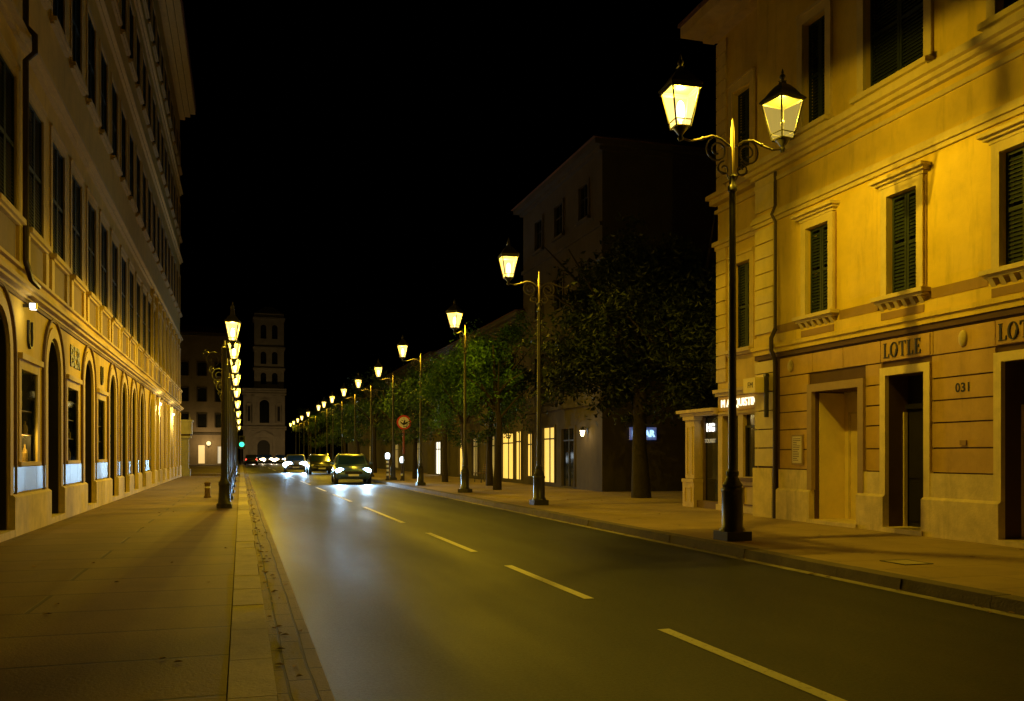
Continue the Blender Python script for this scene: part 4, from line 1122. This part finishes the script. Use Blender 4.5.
b = MB(); b.tube([(8.0,45.83,WALK),(8.0,45.83,1.5)],.04,10); b.build('lower_post', M['iron'], sgn, smooth=True)
M['meter_light'] = emit('meter_screen', (.75,.9,1.0), 3)
def lit_column(label, x, y, h, seg):
    t = thing('lit_post', label, 'post', (x,y,WALK), 'small lit posts near the road sign')
    b = MB(); b.lathe([(.11,0),(.11,.06),(.07,.1),(.07,h-.35),(.09,h-.33)],(x,y,WALK),12); b.build('body', M['lead'], t, smooth=True)
    b = MB(); b.lathe([(.10,h-.33),(.13,h-.2),(.12,h-.06),(.05,h)],(x,y,WALK),12); b.build('lamp_head', M['meter_light'], t, smooth=True)
    b = MB()
    for k in range(seg): b.lathe([(.072,.25+k*.22),(.073,.25+k*.22+.11)],(x,y,WALK),12)
    b.build('reflective_band', M['white'], t)
    return t
lit_column('banded post with white lamp head at the kerb by the fifth lamp post',7.35,47.0,1.45,4)
lit_column('short dark post with bluish lamp head under the round road sign',8.05,46.6,1.25,1)

# little wooden bollard on the left pavement
t = thing('bollard','short wooden bollard standing on the lit left pavement beside the lamp post','bollard',(-1.0,29.6,WALK))
b = MB(); b.lathe([(.11,0),(.11,.04),(.085,.07),(.08,.40),(.095,.42),(.095,.47),(.05,.50)],(-1.0,29.6,WALK),12); b.build('post', M['wood'], t, smooth=True)
b = MB(); b.lathe([(.084,.30),(.084,.35)],(-1.0,29.6,WALK),12); b.build('band', M['white'], t)

# bench before the shop house
t = thing('park_bench','dark slatted bench on the right pavement before the lit shop windows','bench',(11.3,42.6,WALK))
def rel(x,y,z): return (11.3+x,42.6+y,WALK+z)
b = MB()
for k in range(4): b.box(*[v for v in (11.05+k*.11,11.14+k*.11,41.8,43.4,WALK+.43,WALK+.46)])
b.build('seat', M['wood'], t)
b = MB()
for k in range(4): b.box(11.52+k*.02,11.545+k*.02,41.8,43.4,WALK+.52+k*.10,WALK+.59+k*.10)
b.build('backrest', M['wood'], t)
for yy in (41.95,43.2):
    b = MB(); b.tube([(11.08,yy,WALK),(11.10,yy,WALK+.43),(11.50,yy,WALK+.43),(11.60,yy,WALK+.92)],.025,8); b.tube([(11.50,yy,WALK+.43),(11.58,yy,WALK)],.025,8); b.build('leg', M['iron'], t)

# inspection cover in the right pavement
t = thing('inspection_cover','pale square inspection cover set flush in the right pavement near the kerb','manhole cover',(7.95,9.25,WALK))
b = MB(); b.box(7.70,8.05,9.05,9.45,WALK-.02,WALK+.006); b.build('plate', M['kerb'], t)
b = MB(); frame_rect(b,lambda u,o,z:(z,u,WALK+o),9.05,9.45,7.70,8.05,.03,-.01,.008); b.box(7.668,7.698,9.02,9.48,WALK-.01,WALK+.008); b.build('rim', M['iron'], t)

# pale gate pier at the end of the left pavement
t = thing('gate_pier','pale stone gate pier with boxy cap at the end of the ochre building','gate pier',(-3.55,62.2,WALK))
b = MB(); b.box(-3.85,-3.25,61.9,62.5,0,2.55); b.box(-3.95,-3.15,61.8,62.6,0,.55); b.build('shaft', M['pier'], t)
b = MB(); b.box(-4.15,-3.10,61.65,62.75,2.55,2.68); b.box(-4.20,-3.05,61.6,62.8,2.80,3.6); b.box(-4.28,-2.98,61.5,62.9,3.6,3.72); b.build('cap', M['pier'], t)
b = MB(); b.box(-4.12,-3.12,61.7,62.7,2.68,2.80); b.build('neck', M['groove'], t)
b = MB()
for x in (-3.85,-3.2): b.lathe([(.03,3.72),(.06,3.82),(.02,3.95),(.005,4.15)],(x,62.2,0),8)
b.build('finial', M['pier'], t)
# traffic light
t = thing('traffic_light','traffic light showing green at the left kerb before the church','traffic light',(.0,125,WALK))
tx = 1.9/1.0
b = MB(); b.tube([(.0,125,WALK),(.0,125,2.3)],.07,10); b.build('pole', M['iron'], t, smooth=True)
b = MB(); b.box(-.28,.5,124.8,125.1,2.25,4.0); b.build('housing', M['iron'], t)
M['green'] = emit('green_signal', (.02,.75,.45), 2.2)
b = MB(); b.ball((.1,124.8,2.85),(.33,.05,.33),14,8); b.build('green_lens', M['green'], t, smooth=True)
b = MB(); b.ball((.1,124.8,3.65),(.25,.05,.25),14,8); b.build('dark_lens', M['rubber'], t, smooth=True)

# ================================================================ FAR BUILDINGS AND THE CHURCH
fb = thing('cross_street_house','tall dark house closing the left pavement with two lit doorways','building',(-8,140,0))
G = lambda u,o,z: (u, 140-o, z)
fops = [(c-.6,c+.6,z,z+2.0) for z in (5.5,9.3,13.1) for c in (-13,-10.5,-8,-5.5,-3)]
dops_ = [(-6.0,-5.1,.2,2.9),(-3.3,-2.5,.2,2.7)]
b = MB(); wall(b,G,-16,-1.2,0,19.4,fops+dops_,.3); shell(b,G,-16,-1.2,0,19.4,12); b.build('wall', M['farwall'], fb)
b = MB(); b.fbox(G,-16.2,-1.0,-12,.3,19.0,19.3); b.fbox(G,-16.2,-1.0,0,.2,4.4,4.7); b.build('cornice', M['grime'], fb)
b = MB(); b.hexa([(-16.4,139.4,19.41),(-.8,139.4,19.41),(-.8,152.4,19.41),(-16.4,152.4,19.41),(-13,144,21),(-4,144,21),(-4,148,21),(-13,148,21)]); b.build('roof', M['roof'], fb)
for o_ in fops:
    b = MB(); frame_rect(b,G,o_[0],o_[1],o_[2],o_[3],.15,0,.06); wq = b.build('window', M['grime'], fb)
    b = MB(); b.fbox(G,o_[0],o_[1],-.3,-.26,o_[2],o_[3]); b.build('pane', M['darkglass'], wq)
M['door_lit'] = emit('lit_doorway', (1.0,.62,.2), .8); M['door_pale'] = emit('pale_lit_doorway', (1.0,.85,.55), .45)
for o_, mm in zip(dops_, (M['door_lit'],M['door_pale'])):
    b = MB(); b.fbox(G,o_[0],o_[1],-.3,-.26,o_[2],o_[3]); b.build('lit_door', mm, fb)
t = thing('globe_lamp','round globe lamp glowing above the far doorways at the street end','lamp',(-4.55,139.6,3.0))
b = MB(); b.ball((-4.55,139.4,3.15),.34,14,10); b.build('globe', emit('globe_glow',(1,.72,.3),1.2), t, smooth=True); point('lamp_light', t, (0,-2.2,.3), 260, (1,.66,.25), .2)
b = MB(); b.tube([(-4.55,140,2.7),(-4.55,139.4,2.7),(-4.55,139.4,2.84)],.05,8); b.build('bracket', M['iron'], t)

ch = thing('church','pale church with square bell tower closing the far end of the street','church',(5.2,220,0))
G = lambda u,o,z: (u, 220-o, z)
b = MB(); ops = [(3.7,6.5,0,5.0,.8),(4.2,6.4,9.0,14.6,.6)]
wall(b,G,.5,10.0,0,16.7,ops,.6); shell(b,G,.5,10,0,16.7,22)
arch_fill(b,G,5.1,1.4,3.6,5.0,.8)
arch_fill(b,G,5.3,1.1,13.4,14.6,.6); b.build('nave_wall', M['church'], ch)
b = MB(); b.fbox(G,3.7,6.5,-.8,-.7,0,5.0); b.build('door', M['dark'], ch)
b = MB(); b.fbox(G,4.2,6.4,-.6,-.5,9.0,14.6); b.build('window', M['darkglass'], ch)
b = MB()
for z, o in ((7.3,.3),(7.8,.5),(15.6,.25),(16.2,.5),(16.7,.8)): b.fbox(G,.2,10.3,-1,o,z,z+.4)
b.build('cornice', M['church'], ch)
b = MB()
for u in (.9,2.7,7.6,9.5):
    b.fbox(G,u-.35,u+.35,0,.25,8.4,15.4); b.fbox(G,u-.4,u+.4,0,.3,0,7.2)
b.build('pilaster', M['church'], ch)
b = MB(); arch_ring(b,G,5.1,1.45,2.0,3.6,0,0,.3); arch_ring(b,G,5.3,1.15,1.5,13.3,8.8,0,.2); b.build('arch_surround', M['church'], ch)
for u in (1.8,8.55):
    b = MB(); b.fbox(G,u-.45,u+.45,0,.12,9.2,13.0); arch_ring(b,G,u,.5,.75,13.0,9.0,0,.25); b.build('niche', M['church'], ch)
    b = MB(); b.fbox(G,u-.3,u+.3,.12,.16,9.4,12.9); b.build('niche_panel', M['dark'], ch)
b = MB(); b.hexa([G(2.6,0,5.9),G(7.6,0,5.9),G(7.6,.6,5.9),G(2.6,.6,5.9),G(4.9,0,7.2),G(5.3,0,7.2),G(5.3,.6,7.2),G(4.9,.6,7.2)]); b.build('portal_pediment', M['church'], ch)
b = MB(); tops = []
for z0, hh in ((18.2,2.8),(23.0,3.0),(29.0,3.4)):
    for u in (5.1,7.7): tops.append((u-.65,u+.65,z0,z0+hh,.8))
Gt = lambda u,o,z: (u, 221-o, z)
wall(b,Gt,3.0,9.8,17.1,35,tops,.8); shell(b,Gt,3,9.8,17.1,35,6.8)
for o_ in tops: arch_fill(b,Gt,(o_[0]+o_[1])/2,.65,o_[3]-.7,o_[3],.8)
tw = b.build('bell_tower', M['church'], ch)
for o_ in tops:
    b = MB(); b.fbox(Gt,o_[0],o_[1],-.8,-.7,o_[2],o_[3]); b.build('belfry_opening', M['black'], tw)
b = MB()
for z in (21.6,26.6,33.6): b.fbox(Gt,2.7,10.1,-7,.35,z,z+.45)
b.hexa([Gt(3,0,35.002),Gt(9.8,0,35.002),Gt(9.8,-6.8,35.002),Gt(3,-6.8,35.002),Gt(5.6,-2.6,37),Gt(7.2,-2.6,37),Gt(7.2,-4.2,37),Gt(5.6,-4.2,37)])
b.build('tower_cornice', M['church'], tw)
for k, x in enumerate((1.0,9.5)):  # unseen lamps added to brighten the church front
    t = thing('floodlight',['left ground floodlight washing the church front','right ground floodlight washing the church front'][k],'floodlight',(x,202,0))
    b = MB(); b.box(x-.3,x+.3,201.8,202.1,.25,.6); b.box(x-.05,x+.05,201.9,202.0,0,.25); b.build('housing', M['iron'], t)
    b = MB(); b.box(x-.25,x+.25,202.102,202.11,.3,.55); b.build('lens', M['door_pale'], t)
    point('flood_beam', t, (0,.6,.5), 750, (1,.66,.26), .2)



# dry leaves and grit blown into the gutters
rl = random.Random(9); b = MB()
for k in range(260):
    if k % 3: x, y, z = .235+abs(rl.gauss(0,.09)), rl.uniform(4,40), .012
    else: x, y, z = 6.72-abs(rl.gauss(0,.07)), rl.uniform(6,34), .010
    if k % 11 == 0: x, y, z = rl.uniform(7.1,10.5), rl.uniform(8,30), WALK+.006
    if k % 13 == 0: x, y, z = rl.uniform(-3.4,-.2), rl.uniform(5,24), WALK+.006
    a = rl.uniform(0,6.28); L = rl.uniform(.02,.05); W_ = L*.55
    c_, s_ = math.cos(a), math.sin(a)
    b.poly([(x-c_*L,y-s_*L,z),(x+s_*W_,y-c_*W_,z+.012),(x+c_*L,y+s_*L,z+.004),(x-s_*W_,y+c_*W_,z+.014)])
tag(b.build('fallen_leaves', mat('dry_leaf',(.30,.19,.07),.8,.4,30), fix=False), kind='stuff')
